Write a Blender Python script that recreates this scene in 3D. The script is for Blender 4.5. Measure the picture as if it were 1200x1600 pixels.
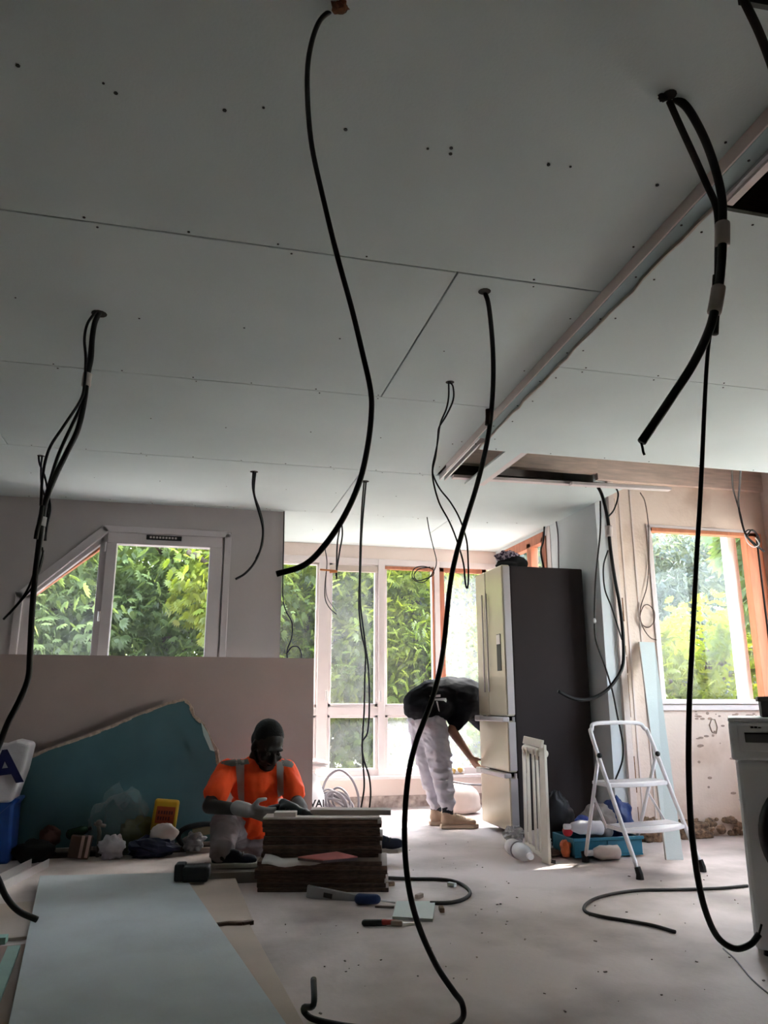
import bpy, bmesh, math, random
import numpy as np
from mathutils import Vector, Matrix, Quaternion, noise
for o in list(bpy.data.objects): bpy.data.objects.remove(o)
R = math.radians
random.seed(7); rng = np.random.default_rng(7)
SC = bpy.context.scene
COL = SC.collection

# ------------------------------------------------------------------ camera
CAMH = 0.92; FPX = 1190.0; TH = R(14.06); PSI = R(13.74)
cam = bpy.data.cameras.new('camera'); camo = bpy.data.objects.new('camera', cam); COL.objects.link(camo)
cam.sensor_fit = 'VERTICAL'; cam.sensor_height = 32.0; cam.sensor_width = 24.0
cam.lens = FPX / 1600 * 32.0
cam.clip_start = 0.05; cam.clip_end = 300
FWD = Vector((math.sin(PSI)*math.cos(TH), math.cos(PSI)*math.cos(TH), math.sin(TH)))
RGT = Vector((math.cos(PSI), -math.sin(PSI), 0)); UPV = RGT.cross(FWD)
camo.matrix_world = Matrix((RGT, UPV, -FWD)).transposed().to_4x4()
camo.location = (0, 0, CAMH)
SC.camera = camo
# ------------------------------------------------------------------ sky, sun, exposure
SUN_TRAVEL = Vector((-0.888, -0.459, -0.93)).normalized()
w = bpy.data.worlds.new('sky'); SC.world = w; w.use_nodes = True
wn = w.node_tree.nodes; wl = w.node_tree.links
sky = wn.new('ShaderNodeTexSky'); sky.sky_type = 'NISHITA'; sky.sun_disc = False
sky.sun_elevation = R(42); sky.sun_rotation = R(62.7); sky.air_density = 1.0; sky.dust_density = 2.0
hz = wn.new('ShaderNodeHueSaturation'); hz.inputs['Saturation'].default_value = 0.5   # thin high haze
bg = wn['Background']; wl.new(sky.outputs['Color'], hz.inputs['Color']); wl.new(hz.outputs['Color'], bg.inputs['Color']); bg.inputs['Strength'].default_value = 0.95
sl = bpy.data.lights.new('sun', 'SUN'); sl.energy = 3.3; sl.angle = R(0.6); sl.color = (1, 0.95, 0.86)
slo = bpy.data.objects.new('sun', sl); COL.objects.link(slo); slo.location = (8, 9, 9)
slo.rotation_euler = SUN_TRAVEL.to_track_quat('-Z', 'Y').to_euler()
SC.view_settings.view_transform = 'Standard'; SC.view_settings.look = 'None'
SC.view_settings.exposure = 2.85; SC.view_settings.gamma = 1.0; SC.view_settings.use_curve_mapping = False
cy = SC.cycles
cy.max_bounces = 14; cy.diffuse_bounces = 8; cy.transparent_max_bounces = 12; cy.caustics_reflective = False; cy.caustics_refractive = False
cy.use_denoising = True; cy.sample_clamp_indirect = 6.0

# ------------------------------------------------------------------ photo pixel -> room point, at a given real depth or height
def ray(px, py): return FWD*FPX + RGT*(px-600) - UPV*(py-800)
CP = Vector((0, 0, CAMH))
def onY(px, py, y): d = ray(px, py); return CP + d*(y/d.y)
def onX(px, py, x): d = ray(px, py); return CP + d*(x/d.x)
def onZ(px, py, z=0.0): d = ray(px, py); return CP + d*((z-CAMH)/d.z)

# ------------------------------------------------------------------ materials
MATS = {}
def mat(name, col, rough=0.7, var=0.08, scale=6.0, bump=0.0, bscale=40.0, metal=0.0, col2=None, lo=0.35, hi=0.7, spec=0.3, coat=0.0, detail=6.0, stretch=None, sss=0):
    if name in MATS: return MATS[name]
    m = bpy.data.materials.new(name); m.use_nodes = True; nt = m.node_tree; n = nt.nodes; l = nt.links
    p = n['Principled BSDF']; p.inputs['Roughness'].default_value = rough; p.inputs['Metallic'].default_value = metal
    p.inputs['Specular IOR Level'].default_value = spec
    if coat: p.inputs['Coat Weight'].default_value = coat; p.inputs['Coat Roughness'].default_value = 0.1
    tc = n.new('ShaderNodeTexCoord'); src = tc.outputs['Object']
    if stretch:
        mp = n.new('ShaderNodeMapping'); mp.inputs['Scale'].default_value = stretch; l.new(src, mp.inputs['Vector']); src = mp.outputs['Vector']
    nz = n.new('ShaderNodeTexNoise'); nz.inputs['Scale'].default_value = scale; nz.inputs['Detail'].default_value = detail
    l.new(src, nz.inputs['Vector'])
    cr = n.new('ShaderNodeValToRGB'); cr.color_ramp.elements[0].position = lo; cr.color_ramp.elements[1].position = hi
    c = Vector(col); c2 = Vector(col2) if col2 else c*(1-var*2)
    cr.color_ramp.elements[0].color = (*c2, 1); cr.color_ramp.elements[1].color = (*col, 1)
    l.new(nz.outputs['Fac'], cr.inputs['Fac']); l.new(cr.outputs['Color'], p.inputs['Base Color'])
    if bump:
        b = n.new('ShaderNodeBump'); b.inputs['Strength'].default_value = bump; b.inputs['Distance'].default_value = 0.01
        nb = n.new('ShaderNodeTexNoise'); nb.inputs['Scale'].default_value = bscale; nb.inputs['Detail'].default_value = 4
        l.new(src, nb.inputs['Vector']); l.new(nb.outputs['Fac'], b.inputs['Height']); l.new(b.outputs['Normal'], p.inputs['Normal'])
    MATS[name] = m; return m
def glass(name, dirt=0.05, dcol=(0.9, 0.93, 0.95), scale=9.0):
    m = bpy.data.materials.new(name); m.use_nodes = True; nt = m.node_tree; n = nt.nodes; l = nt.links
    for x in list(n): n.remove(x)
    out = n.new('ShaderNodeOutputMaterial'); tr = n.new('ShaderNodeBsdfTransparent'); tr.inputs['Color'].default_value = (0.96, 0.98, 0.97, 1)
    gl = n.new('ShaderNodeBsdfGlossy'); gl.inputs['Roughness'].default_value = 0.02
    m1 = n.new('ShaderNodeMixShader'); m1.inputs['Fac'].default_value = 0.008
    l.new(tr.outputs[0], m1.inputs[1]); l.new(gl.outputs[0], m1.inputs[2])
    ts = n.new('ShaderNodeBsdfTranslucent'); ts.inputs['Color'].default_value = (*dcol, 1)
    df = n.new('ShaderNodeBsdfDiffuse'); df.inputs['Color'].default_value = (*dcol, 1)
    m3 = n.new('ShaderNodeMixShader'); m3.inputs['Fac'].default_value = 0.25; l.new(ts.outputs[0], m3.inputs[1]); l.new(df.outputs[0], m3.inputs[2])
    tc = n.new('ShaderNodeTexCoord'); nz = n.new('ShaderNodeTexNoise'); nz.inputs['Scale'].default_value = scale; nz.inputs['Detail'].default_value = 8; nz.inputs['Roughness'].default_value = 0.7
    l.new(tc.outputs['Object'], nz.inputs['Vector'])
    mr = n.new('ShaderNodeMapRange'); mr.inputs['From Min'].default_value = 0.3; mr.inputs['From Max'].default_value = 0.75; mr.inputs['To Min'].default_value = dirt*0.4; mr.inputs['To Max'].default_value = dirt*1.6
    l.new(nz.outputs['Fac'], mr.inputs['Value'])
    m2 = n.new('ShaderNodeMixShader'); l.new(mr.outputs[0], m2.inputs['Fac']); l.new(m1.outputs[0], m2.inputs[1]); l.new(m3.outputs[0], m2.inputs[2])
    l.new(m2.outputs[0], out.inputs['Surface']); MATS[name] = m; return m
def film(name, col=(0.9, 0.92, 0.95), a=0.35, rough=0.15):
    m = bpy.data.materials.new(name); m.use_nodes = True; nt = m.node_tree; n = nt.nodes; l = nt.links
    p = n['Principled BSDF']; p.inputs['Base Color'].default_value = (*col, 1); p.inputs['Roughness'].default_value = rough
    tr = n.new('ShaderNodeBsdfTransparent'); mx = n.new('ShaderNodeMixShader')
    lw = n.new('ShaderNodeLayerWeight'); lw.inputs['Blend'].default_value = 0.35
    mr = n.new('ShaderNodeMapRange'); mr.inputs['To Min'].default_value = a*0.5; mr.inputs['To Max'].default_value = min(1, a*2.2)
    l.new(lw.outputs['Facing'], mr.inputs['Value']); l.new(mr.outputs[0], mx.inputs['Fac'])
    l.new(tr.outputs[0], mx.inputs[1]); l.new(p.outputs[0], mx.inputs[2]); l.new(mx.outputs[0], n['Material Output'].inputs['Surface'])
    MATS[name] = m; return m
def leafmat(name, c1, c2, trans=0.5):
    m = bpy.data.materials.new(name); m.use_nodes = True; nt = m.node_tree; n = nt.nodes; l = nt.links
    for x in list(n): n.remove(x)
    out = n.new('ShaderNodeOutputMaterial'); d = n.new('ShaderNodeBsdfDiffuse'); t = n.new('ShaderNodeBsdfTranslucent'); g = n.new('ShaderNodeBsdfGlossy')
    g.inputs['Roughness'].default_value = 0.35
    tc = n.new('ShaderNodeTexCoord'); nz = n.new('ShaderNodeTexNoise'); nz.inputs['Scale'].default_value = 1.6; nz.inputs['Detail'].default_value = 5
    l.new(tc.outputs['Object'], nz.inputs['Vector'])
    cr = n.new('ShaderNodeValToRGB'); cr.color_ramp.elements[0].position = 0.35; cr.color_ramp.elements[1].position = 0.65
    cr.color_ramp.elements[0].color = (*c1, 1); cr.color_ramp.elements[1].color = (*c2, 1); l.new(nz.outputs['Fac'], cr.inputs['Fac'])
    mu = n.new('ShaderNodeMixRGB'); mu.blend_type = 'MULTIPLY'; mu.inputs['Fac'].default_value = 1; mu.inputs['Color2'].default_value = (1.25, 1.15, 0.5, 1)
    l.new(cr.outputs[0], d.inputs['Color']); l.new(cr.outputs[0], mu.inputs['Color1']); l.new(mu.outputs[0], t.inputs['Color'])
    mx = n.new('ShaderNodeMixShader'); mx.inputs['Fac'].default_value = trans; l.new(d.outputs[0], mx.inputs[1]); l.new(t.outputs[0], mx.inputs[2])
    mg = n.new('ShaderNodeMixShader'); mg.inputs['Fac'].default_value = 0.025; l.new(mx.outputs[0], mg.inputs[1]); l.new(g.outputs[0], mg.inputs[2])
    l.new(mg.outputs[0], out.inputs['Surface']); MATS[name] = m; return m

M_board = mat('plasterboard_green', (0.675, 0.75, 0.745), 0.85, 0.05, 1.2, 0.08, 120)
M_boardedge = mat('plasterboard_edge', (0.62, 0.55, 0.48), 0.9, 0.1, 20)
M_boardback = mat('plasterboard_back', (0.41, 0.32, 0.295), 0.85, 0.06, 2.0)
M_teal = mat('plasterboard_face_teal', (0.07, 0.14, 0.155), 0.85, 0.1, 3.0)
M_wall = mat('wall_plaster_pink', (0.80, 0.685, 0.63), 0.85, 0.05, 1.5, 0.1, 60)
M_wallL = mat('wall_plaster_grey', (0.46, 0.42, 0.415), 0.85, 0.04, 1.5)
M_part = mat('partition_board', (0.70, 0.74, 0.76), 0.85, 0.05, 1.2)
M_dirtywall = mat('wall_stained', (0.80, 0.66, 0.57), 0.85, 0.1, 2.6, 0.2, 50, col2=(0.60, 0.45, 0.36), lo=0.30, hi=0.50)
M_floor = mat('concrete_floor', (0.66, 0.575, 0.56), 0.75, 0.1, 1.6, 0.25, 25, col2=(0.33, 0.28, 0.26), lo=0.33, hi=0.56, detail=12)
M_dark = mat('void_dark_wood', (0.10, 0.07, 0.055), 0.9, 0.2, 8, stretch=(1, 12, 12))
M_backing = mat('dark_backing', (0.05, 0.045, 0.04), 0.95)
M_pinkwood = mat('pale_wood', (0.86, 0.68, 0.58), 0.75, 0.12, 5, stretch=(1, 10, 10))
M_white = mat('white_paint', (0.76, 0.68, 0.67), 0.5, 0.04, 6)
M_pvc = mat('white_pvc', (0.58, 0.53, 0.54), 0.4, 0.03, 6)
M_red = mat('red_wood_frame', (0.50, 0.19, 0.11), 0.55, 0.15, 5, stretch=(6, 6, 1))
M_orange = mat('orange_wood_frame', (0.62, 0.23, 0.12), 0.55, 0.1, 5, stretch=(6, 6, 1))
M_black = mat('black_cable', (0.012, 0.012, 0.013), 0.45, 0.1)
M_blackdust = mat('dusty_black_cable', (0.035, 0.033, 0.032), 0.6, 0.1)
M_greycable = mat('grey_cable', (0.22, 0.20, 0.22), 0.5, 0.1)
M_tape = mat('grey_tape', (0.52, 0.46, 0.43), 0.4, 0.05)
M_steel = mat('galvanised_steel', (0.72, 0.68, 0.68), 0.38, 0.05, 10, metal=0.35)
M_screw = mat('dark_screw', (0.03, 0.03, 0.03), 0.5)
M_glass = glass('window_glass', 0.007)
M_glassdusty = glass('dusty_glass', 0.022, scale=7)
M_glassfrost = glass('frosted_glass', 0.08, scale=24)

# ------------------------------------------------------------------ geometry helpers
WPOS = {}
class MB:
    def __init__(s): s.v = []; s.f = []
    def add(s, vs, fs):
        k = len(s.v); s.v += [Vector(v) for v in vs]; s.f += [[i+k for i in f] for f in fs]; return s
    def box(s, x0, x1, y0, y1, z0, z1):
        return s.add([(x0,y0,z0),(x1,y0,z0),(x1,y1,z0),(x0,y1,z0),(x0,y0,z1),(x1,y0,z1),(x1,y1,z1),(x0,y1,z1)],
                     [(0,3,2,1),(4,5,6,7),(0,1,5,4),(1,2,6,5),(2,3,7,6),(3,0,4,7)])
    def obox(s, M, sx, sy, sz, c=(0,0,0)):
        k = MB().box(c[0]-sx/2, c[0]+sx/2, c[1]-sy/2, c[1]+sy/2, c[2]-sz/2, c[2]+sz/2)
        return s.add([M @ v for v in k.v], k.f)
    def bar(s, p, q, w, h, up=(0,0,1)):
        p = Vector(p); q = Vector(q); d = (q-p); L = d.length; d.normalize(); u = Vector(up)
        x = d.cross(u)
        if x.length < 1e-4: x = d.cross(Vector((0,1,0)))
        x.normalize(); u = x.cross(d)
        M = Matrix((x, d, u)).transposed().to_4x4(); M.translation = (p+q)/2
        return s.obox(M, w, L, h)
    def tube(s, pts, r, n=8, cap=True):
        pts = [Vector(p) for p in pts]; m = len(pts)
        rr = r if isinstance(r, (list, tuple)) else [r]*m
        T = [(pts[min(i+1,m-1)]-pts[max(i-1,0)]).normalized() for i in range(m)]
        a = Vector((0,0,1)) if abs(T[0].z) < 0.9 else Vector((1,0,0))
        N = (a - T[0]*a.dot(T[0])).normalized(); vs = []; fs = []
        for i in range(m):
            if i:
                q = T[i-1].rotation_difference(T[i]); N = q @ N; N = (N - T[i]*N.dot(T[i])).normalized()
            B = T[i].cross(N)
            for j in range(n):
                t = 2*math.pi*j/n; vs.append(pts[i] + (N*math.cos(t)+B*math.sin(t))*rr[i])
        for i in range(m-1):
            for j in range(n): fs.append((i*n+j, i*n+(j+1)%n, (i+1)*n+(j+1)%n, (i+1)*n+j))
        if cap: fs.append(tuple(range(n-1,-1,-1))); fs.append(tuple((m-1)*n+j for j in range(n)))
        return s.add(vs, fs)
    def capsule(s, p, q, r0, r1, n=14, k=4):
        p = Vector(p); q = Vector(q); d = q-p; L = d.length; d = d/L if L > 1e-6 else Vector((0,0,1))
        pts = []; rs = []
        for i in range(k, 0, -1):
            a = i/k*math.pi/2*0.98; pts.append(p - d*r0*math.sin(a)); rs.append(r0*math.cos(a))
        pts += [p, q]; rs += [r0, r1]
        for i in range(1, k+1):
            a = i/k*math.pi/2*0.98; pts.append(q + d*r1*math.sin(a)); rs.append(r1*math.cos(a))
        return s.tube(pts, rs, n)
    def ell(s, c, r, M=None, n=16, k=10):
        vs = []; fs = []; c = Vector(c)
        for i in range(k+1):
            a = math.pi*i/k
            for j in range(n):
                t = 2*math.pi*j/n; v = Vector((r[0]*math.sin(a)*math.cos(t), r[1]*math.sin(a)*math.sin(t), r[2]*math.cos(a)))
                vs.append(c + (M.to_3x3() @ v if M else v))
        for i in range(k):
            for j in range(n): fs.append((i*n+j, (i+1)*n+j, (i+1)*n+(j+1)%n, i*n+(j+1)%n))
        return s.add(vs, fs)
    def lathe(s, prof, c=(0,0,0), n=24, M=None):
        vs = []; fs = []; k = len(prof)
        for (r, z) in prof:
            for j in range(n):
                t = 2*math.pi*j/n; v = Vector((r*math.cos(t), r*math.sin(t), z)); v = (M @ v) if M else v + Vector(c); vs.append(v)
        for i in range(k-1):
            for j in range(n): fs.append((i*n+j, i*n+(j+1)%n, (i+1)*n+(j+1)%n, (i+1)*n+j))
        fs.append(tuple(range(n-1,-1,-1))); fs.append(tuple((k-1)*n+j for j in range(n)))
        return s.add(vs, fs)
    def prism(s, poly, d):
        d = Vector(d); a = [Vector(p) for p in poly]; n = len(a)
        return s.add(a + [p+d for p in a], [tuple(range(n-1,-1,-1)), tuple(range(n,2*n))] + [(i,(i+1)%n,n+(i+1)%n,n+i) for i in range(n)])
    def xf(s, M): s.v = [M @ v for v in s.v]; return s
    def build(s, name, m, parent=None, bev=0, smooth=False, origin=None, segs=2):
        if parent is not None: pw = WPOS[parent.name]
        if origin is None:
            xs = [v.x for v in s.v]; ys = [v.y for v in s.v]; zs = [v.z for v in s.v]
            og = Vector(((min(xs)+max(xs))/2, (min(ys)+max(ys))/2, min(zs)))
        else: og = Vector(origin)
        me = bpy.data.meshes.new(name); me.from_pydata([v-og for v in s.v], [], s.f)
        bm = bmesh.new(); bm.from_mesh(me); bmesh.ops.recalc_face_normals(bm, faces=bm.faces); bm.to_mesh(me); bm.free()
        if smooth: me.polygons.foreach_set('use_smooth', [True]*len(me.polygons))
        me.materials.append(m)
        o = bpy.data.objects.new(name, me); COL.objects.link(o)
        if parent is not None: o.parent = parent; o.location = og - pw
        else: o.location = og
        WPOS[o.name] = og
        if bev:
            b = o.modifiers.new('bevel', 'BEVEL'); b.width = bev; b.segments = segs; b.limit_method = 'ANGLE'; b.angle_limit = R(40)
        return o
def root(name, loc):
    o = bpy.data.objects.new(name, None); COL.objects.link(o); o.location = loc; o.empty_display_size = 0.1; WPOS[o.name] = Vector(loc); return o
def tag(o, label=None, cat=None, group=None, kind=None):
    if label: o['label'] = label
    if cat: o['category'] = cat
    if group: o['group'] = group
    if kind: o['kind'] = kind
    return o
def struct(o, label=None): return tag(o, label, None, None, 'structure')
def spline(pts, n=8):
    P = [Vector(p) for p in pts]; P = [P[0]*2-P[1]] + P + [P[-1]*2-P[-2]]; out = []
    for i in range(1, len(P)-2):
        a, b, c, d = P[i-1], P[i], P[i+1], P[i+2]
        for k in range(n):
            t = k/n
            out.append(0.5*((2*b) + (c-a)*t + (2*a-5*b+4*c-d)*t*t + (3*b-a-3*c+d)*t**3))
    out.append(P[-2]); return out
def blob(name, mb, m, parent=None, voxel=0.012, smooth=6, folds=None):
    """closed overlapping volumes -> one continuous surface"""
    tmp = mb.build('tmp_volume', m, None)
    og = WPOS[tmp.name].copy()
    r = tmp.modifiers.new('r', 'REMESH'); r.mode = 'VOXEL'; r.voxel_size = voxel; r.use_smooth_shade = True
    sm = tmp.modifiers.new('s', 'SMOOTH'); sm.factor = 0.5; sm.iterations = smooth
    dg = bpy.context.evaluated_depsgraph_get(); dg.update()
    me = bpy.data.meshes.new_from_object(tmp.evaluated_get(dg)); me.name = name
    bpy.data.objects.remove(tmp)
    if not me.materials: me.materials.append(m)
    if folds:
        amp, sx, sy, sz = folds; nr = [v.normal.copy() for v in me.vertices]
        for v, n_ in zip(me.vertices, nr):
            q = Vector((v.co.x*sx, v.co.y*sy, v.co.z*sz)); wq = q+Vector((noise.noise(q*.6), noise.noise(q*.6+Vector((9,3,1))), 0))*.8
            v.co += n_*amp*((.35-1.6*abs(noise.noise(wq)))+.5*(.35-1.6*abs(noise.noise(wq*2.1+Vector((4,4,4))))))
    me.polygons.foreach_set('use_smooth', [True]*len(me.polygons))
    o = bpy.data.objects.new(name, me); COL.objects.link(o)
    if parent is not None: o.parent = parent; o.location = og - WPOS[parent.name]
    else: o.location = og
    WPOS[o.name] = og
    return o
def text_mesh(name, s, size, M, m, parent=None, ext=0.0006, bold=0.0):
    cu = bpy.data.curves.new(name, 'FONT'); cu.body = s; cu.size = size; cu.extrude = ext; cu.offset = bold; cu.align_x = 'CENTER'; cu.align_y = 'CENTER'
    t = bpy.data.objects.new('tmp_text', cu); COL.objects.link(t)
    dg = bpy.context.evaluated_depsgraph_get(); dg.update()
    me = bpy.data.meshes.new_from_object(t.evaluated_get(dg)); bpy.data.objects.remove(t)
    mb = MB(); mb.v = [M @ v.co for v in me.vertices]; mb.f = [list(p.vertices) for p in me.polygons]
    return mb.build(name, m, parent)
def frame_M(o, x, y):
    x = Vector(x).normalized(); y = Vector(y); y = (y - x*y.dot(x)).normalized(); z = x.cross(y)
    M = Matrix((x, y, z)).transposed().to_4x4(); M.translation = Vector(o); return M

# ================================================================== SETTING
ZC = 2.405; YL = 5.95; YB = 7.12; YR = 5.10; XP = 2.91; XR = 4.41; XLW = -2.6; YN = -2.6
XEND = 0.63
# floor
struct(MB().box(XLW-.3, XR+.3, YN-.3, YB+.3, -0.12, 0).build('floor', M_floor), 'stained bare concrete floor with paint marks')
# ground outside, toned pale to bounce light onto the ceiling
M_ground = mat('bounce_ground', (0.50, 0.48, 0.43), 0.9, 0.15, 3)
struct(MB().box(-60, 60, YN-40, 80, -0.45, -0.40).build('ground', M_ground), 'pale ground outside the windows, tone chosen for bounce light')

# --- main ceiling: boards as parts
ceil = root('ceiling', (0.5, 3, ZC)); struct(ceil, 'unpainted green plasterboard ceiling with screw dots and open joints')
def xedge(y): return 1.285 + 0.048*y
JY = [YN, -1.4+0.0, -0.13, 1.07, 2.29, 3.46, 4.69, 5.89, YB]
JX = {0: [-0.4], 1: [0.9], 2: [-1.1], 3: [-0.9], 4: [-1.67, 0.83], 5: [-1.15], 6: [-1.5, 1.0], 7: [2.0]}
for k in range(len(JY)-1):
    y0, y1 = JY[k], JY[k+1]
    cuts = [XLW] + JX[k] + [None]
    for a, b in zip(cuts[:-1], cuts[1:]):
        g = 0.0025; dz = random.uniform(-0.0012, 0.0012)
        if b is None:
            if k < 6: xb0, xb1 = xedge(y0), xedge(y1)
            else: xb0 = xb1 = XP
        else: xb0 = xb1 = b-g
        z = ZC+dz
        MB().prism([(a+g, y0+g, z), (xb0, y0+g, z), (xb1, y1-g, z), (a+g, y1-g, z)], (0, 0, 0.0125)).build('ceiling_board', M_board, ceil, bev=0.002, segs=1)
MB().prism([(XLW, YN, ZC+.015), (xedge(YN), YN, ZC+.015), (xedge(4.69), 4.69, ZC+.015), (XLW, 4.69, ZC+.015)], (0,0,.02)).build('ceiling_backing', M_backing, ceil)
MB().box(XLW, XP, 4.69, YB, ZC+.015, ZC+.035).build('ceiling_backing', M_backing, ceil)
sc = MB()
def dot(x, y, z, r=0.005):
    sc.add([(x+r*math.cos(t*math.pi/3), y+r*math.sin(t*math.pi/3), z-0.0022) for t in range(6)] + [(x+r*math.cos(t*math.pi/3), y+r*math.sin(t*math.pi/3), z+0.003) for t in range(6)],
           [(5,4,3,2,1,0)] + [(i,(i+1)%6,6+(i+1)%6,6+i) for i in range(6)])
for k in range(3, 8):
    for yy in ([JY[k]] if k else []):
        x = XLW+0.1
        while x < (xedge(yy) if yy < 4.6 else XP)-0.03:
            if random.random() < 0.85: dot(x+random.uniform(-.02,.02), yy-0.022, ZC, random.uniform(.003,.0048))
            if random.random() < 0.75: dot(x+random.uniform(-.02,.02)+.03, yy+0.022, ZC, random.uniform(.003,.0048))
            x += 0.3
    ym = (JY[k]+JY[k+1])/2
    x = XLW+0.2
    while x < xedge(ym)-0.05:
        dot(x+random.uniform(-.03,.03), ym+random.uniform(-.04,.04), ZC, random.uniform(.003,.0045)); x += 0.42
for (px, py) in [(540,202),(705,231),(704,240),(857,257),(1027,289),(351,172),(181,145),(28,102)]: p = onZ(px, py, ZC); dot(p.x, p.y, ZC, .0055)
for i in range(7): yy = 1.5+i*.5; dot(xedge(yy)-.03, yy, ZC, .004)
tag(sc.build('screw_heads', M_screw, ceil), kind='stuff')

# --- fascia rail, underside strip and the lower right-hand ceiling
tr = root('trim_1', (1.4, 3, 2.36)); struct(tr, 'pale metal edge rail between the two ceiling levels')
FB = 2.362
def yline(y0, y1, dx0, dx1, z0, z1): # slab following the slanting ceiling edge
    return MB().add([(xedge(y0)+dx0,y0,z0),(xedge(y0)+dx1,y0,z0),(xedge(y1)+dx1,y1,z0),(xedge(y1)+dx0,y1,z0),(xedge(y0)+dx0,y0,z1),(xedge(y0)+dx1,y0,z1),(xedge(y1)+dx1,y1,z1),(xedge(y1)+dx0,y1,z1)],
                     [(0,3,2,1),(4,5,6,7),(0,1,5,4),(1,2,6,5),(2,3,7,6),(3,0,4,7)])
M_rail = mat('pale_rail', (0.90, 0.77, 0.74), 0.5, 0.05, 6)
yline(YN, 4.45, 0.0, 0.006, FB, ZC+.05).build('fascia', M_rail, tr)
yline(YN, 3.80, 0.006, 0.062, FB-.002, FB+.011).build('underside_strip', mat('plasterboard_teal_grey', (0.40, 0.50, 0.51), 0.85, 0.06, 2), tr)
yline(3.8, 4.69, 0.02, 0.03, FB+.01, FB+.05).build('stud_flange', M_steel, tr)
yline(3.8, 4.69, 0.055, 0.065, FB+.01, FB+.05).build('stud_flange', M_steel, tr)
yline(YN, 1.66, 0.075, 0.10, FB-.02, FB+.0).build('stud_lip', M_rail, tr)
yline(YN, 1.66, 0.062, 0.075, FB-.012, FB+.04).build('stud_lip', M_steel, tr)
c2 = root('ceiling_right', (2.5, 3, 2.345)); struct(c2, 'lower right-hand plasterboard ceiling with a ragged left edge')
def ragged(y0, y1):
    n = 14; return [(xedge(y0+(y1-y0)*i/n)+0.058+random.uniform(-.006,.006), y0+(y1-y0)*i/n) for i in range(n+1)]
for (y0, y1) in [(1.69, 2.81), (2.814, 3.95)]:
    L = ragged(y0, y1); z = 2.347
    MB().prism([(x, y, z) for x, y in L] + [(XR, y1, z), (XR, y0, z)], (0, 0, .0125)).build('ceiling_board', M_board, c2)
    L2 = [(x-.005+random.uniform(-.003,.002), y, z+.001) for x, y in L]
    MB().add([(x, y, z) for x, y, z in L2] + [(x, y, z) for x, y, _ in [(a[0], a[1], 0) for a in L]] + [(x, y, z+.0115) for x, y, z in L2],
             [(i, i+1, len(L)+i+1, len(L)+i) for i in range(len(L)-1)] + [(i, i+1, 2*len(L)+i+1, 2*len(L)+i) for i in range(len(L)-1)]).build('torn_edge', M_boardedge, c2)
sc = MB()
for yy in (1.73, 2.79, 2.835, 3.92):
    x = 1.6
    while x < XR-.1: dot(x+random.uniform(-.03,.03), yy, 2.347, .004); x += .35
for i in range(8): dot(xedge(1.8+i*.28)+.09, 1.8+i*.28, 2.347, .004)
for i in range(9): dot(xedge(1.5+i*.3)+.03+random.uniform(-.01,.02), 1.5+i*.3, FB-.002, .004)
tag(sc.build('screw_heads', M_screw, c2), kind='stuff')
# roof void above
rf = root('roof', (1, 3, 2.8)); struct(rf, 'dark wooden roof deck above the open ceiling bay')
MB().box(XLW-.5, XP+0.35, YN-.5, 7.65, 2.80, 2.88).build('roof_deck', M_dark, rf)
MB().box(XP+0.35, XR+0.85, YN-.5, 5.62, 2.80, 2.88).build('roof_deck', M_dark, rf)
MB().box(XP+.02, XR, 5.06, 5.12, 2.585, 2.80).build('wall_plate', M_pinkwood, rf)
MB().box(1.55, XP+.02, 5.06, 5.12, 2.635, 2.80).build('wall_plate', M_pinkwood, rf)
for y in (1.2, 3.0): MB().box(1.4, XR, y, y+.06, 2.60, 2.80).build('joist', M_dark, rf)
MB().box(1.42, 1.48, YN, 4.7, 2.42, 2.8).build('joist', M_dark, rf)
MB().box(XP-.6, XR+.8, 5.58, 5.62, 2.56, 2.88).build('added_eave_board', M_white, rf)  # unseen eave added to cut the high sun to a narrow strip
# plasterboard strip + stud in the open bay, white batten on the joint
t2 = root('trim_2', (1.8, 4.4, 2.37)); struct(t2, 'short plasterboard strip and metal stud inside the open ceiling bay')
a = onZ(800, 716, 2.37); b = onZ(762, 748, 2.37)
MB().prism([(1.72, 3.9, 2.365), (1.82, 3.9, 2.365), (1.82, 4.72, 2.365), (1.72, 4.72, 2.365)], (0,0,.0125)).build('board_strip', M_board, t2)
MB().box(1.82, 1.86, 3.9, 4.72, 2.365, 2.405).build('stud', M_white, t2)
MB().bar((1.62, 4.675, 2.398), (3.2, 4.60, 2.398), 0.05, 0.02).build('batten', M_white, t2)
MB().bar((2.45, 4.60, 2.385), (3.2, 4.565, 2.385), 0.05, 0.018).build('batten', M_white, t2)

# --- left window wall (slanted window corner)
wx0, wx1, wz0, wz1 = -1.27, 0.22, 1.0, 2.215
wl_ = MB()
TH_ = 0.22
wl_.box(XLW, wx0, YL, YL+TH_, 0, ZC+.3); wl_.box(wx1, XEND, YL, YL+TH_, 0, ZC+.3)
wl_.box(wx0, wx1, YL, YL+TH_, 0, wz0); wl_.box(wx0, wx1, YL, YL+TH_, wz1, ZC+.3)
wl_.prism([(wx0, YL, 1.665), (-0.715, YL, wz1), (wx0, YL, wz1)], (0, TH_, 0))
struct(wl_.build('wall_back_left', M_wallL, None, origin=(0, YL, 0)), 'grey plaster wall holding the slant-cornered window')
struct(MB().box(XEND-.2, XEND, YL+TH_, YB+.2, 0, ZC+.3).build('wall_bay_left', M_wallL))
w1 = root('window_1', (-.5, YL, wz0)); struct(w1, 'white window with a slanted top left corner and two panes')
yf = YL+0.015; FD = 0.06
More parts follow.
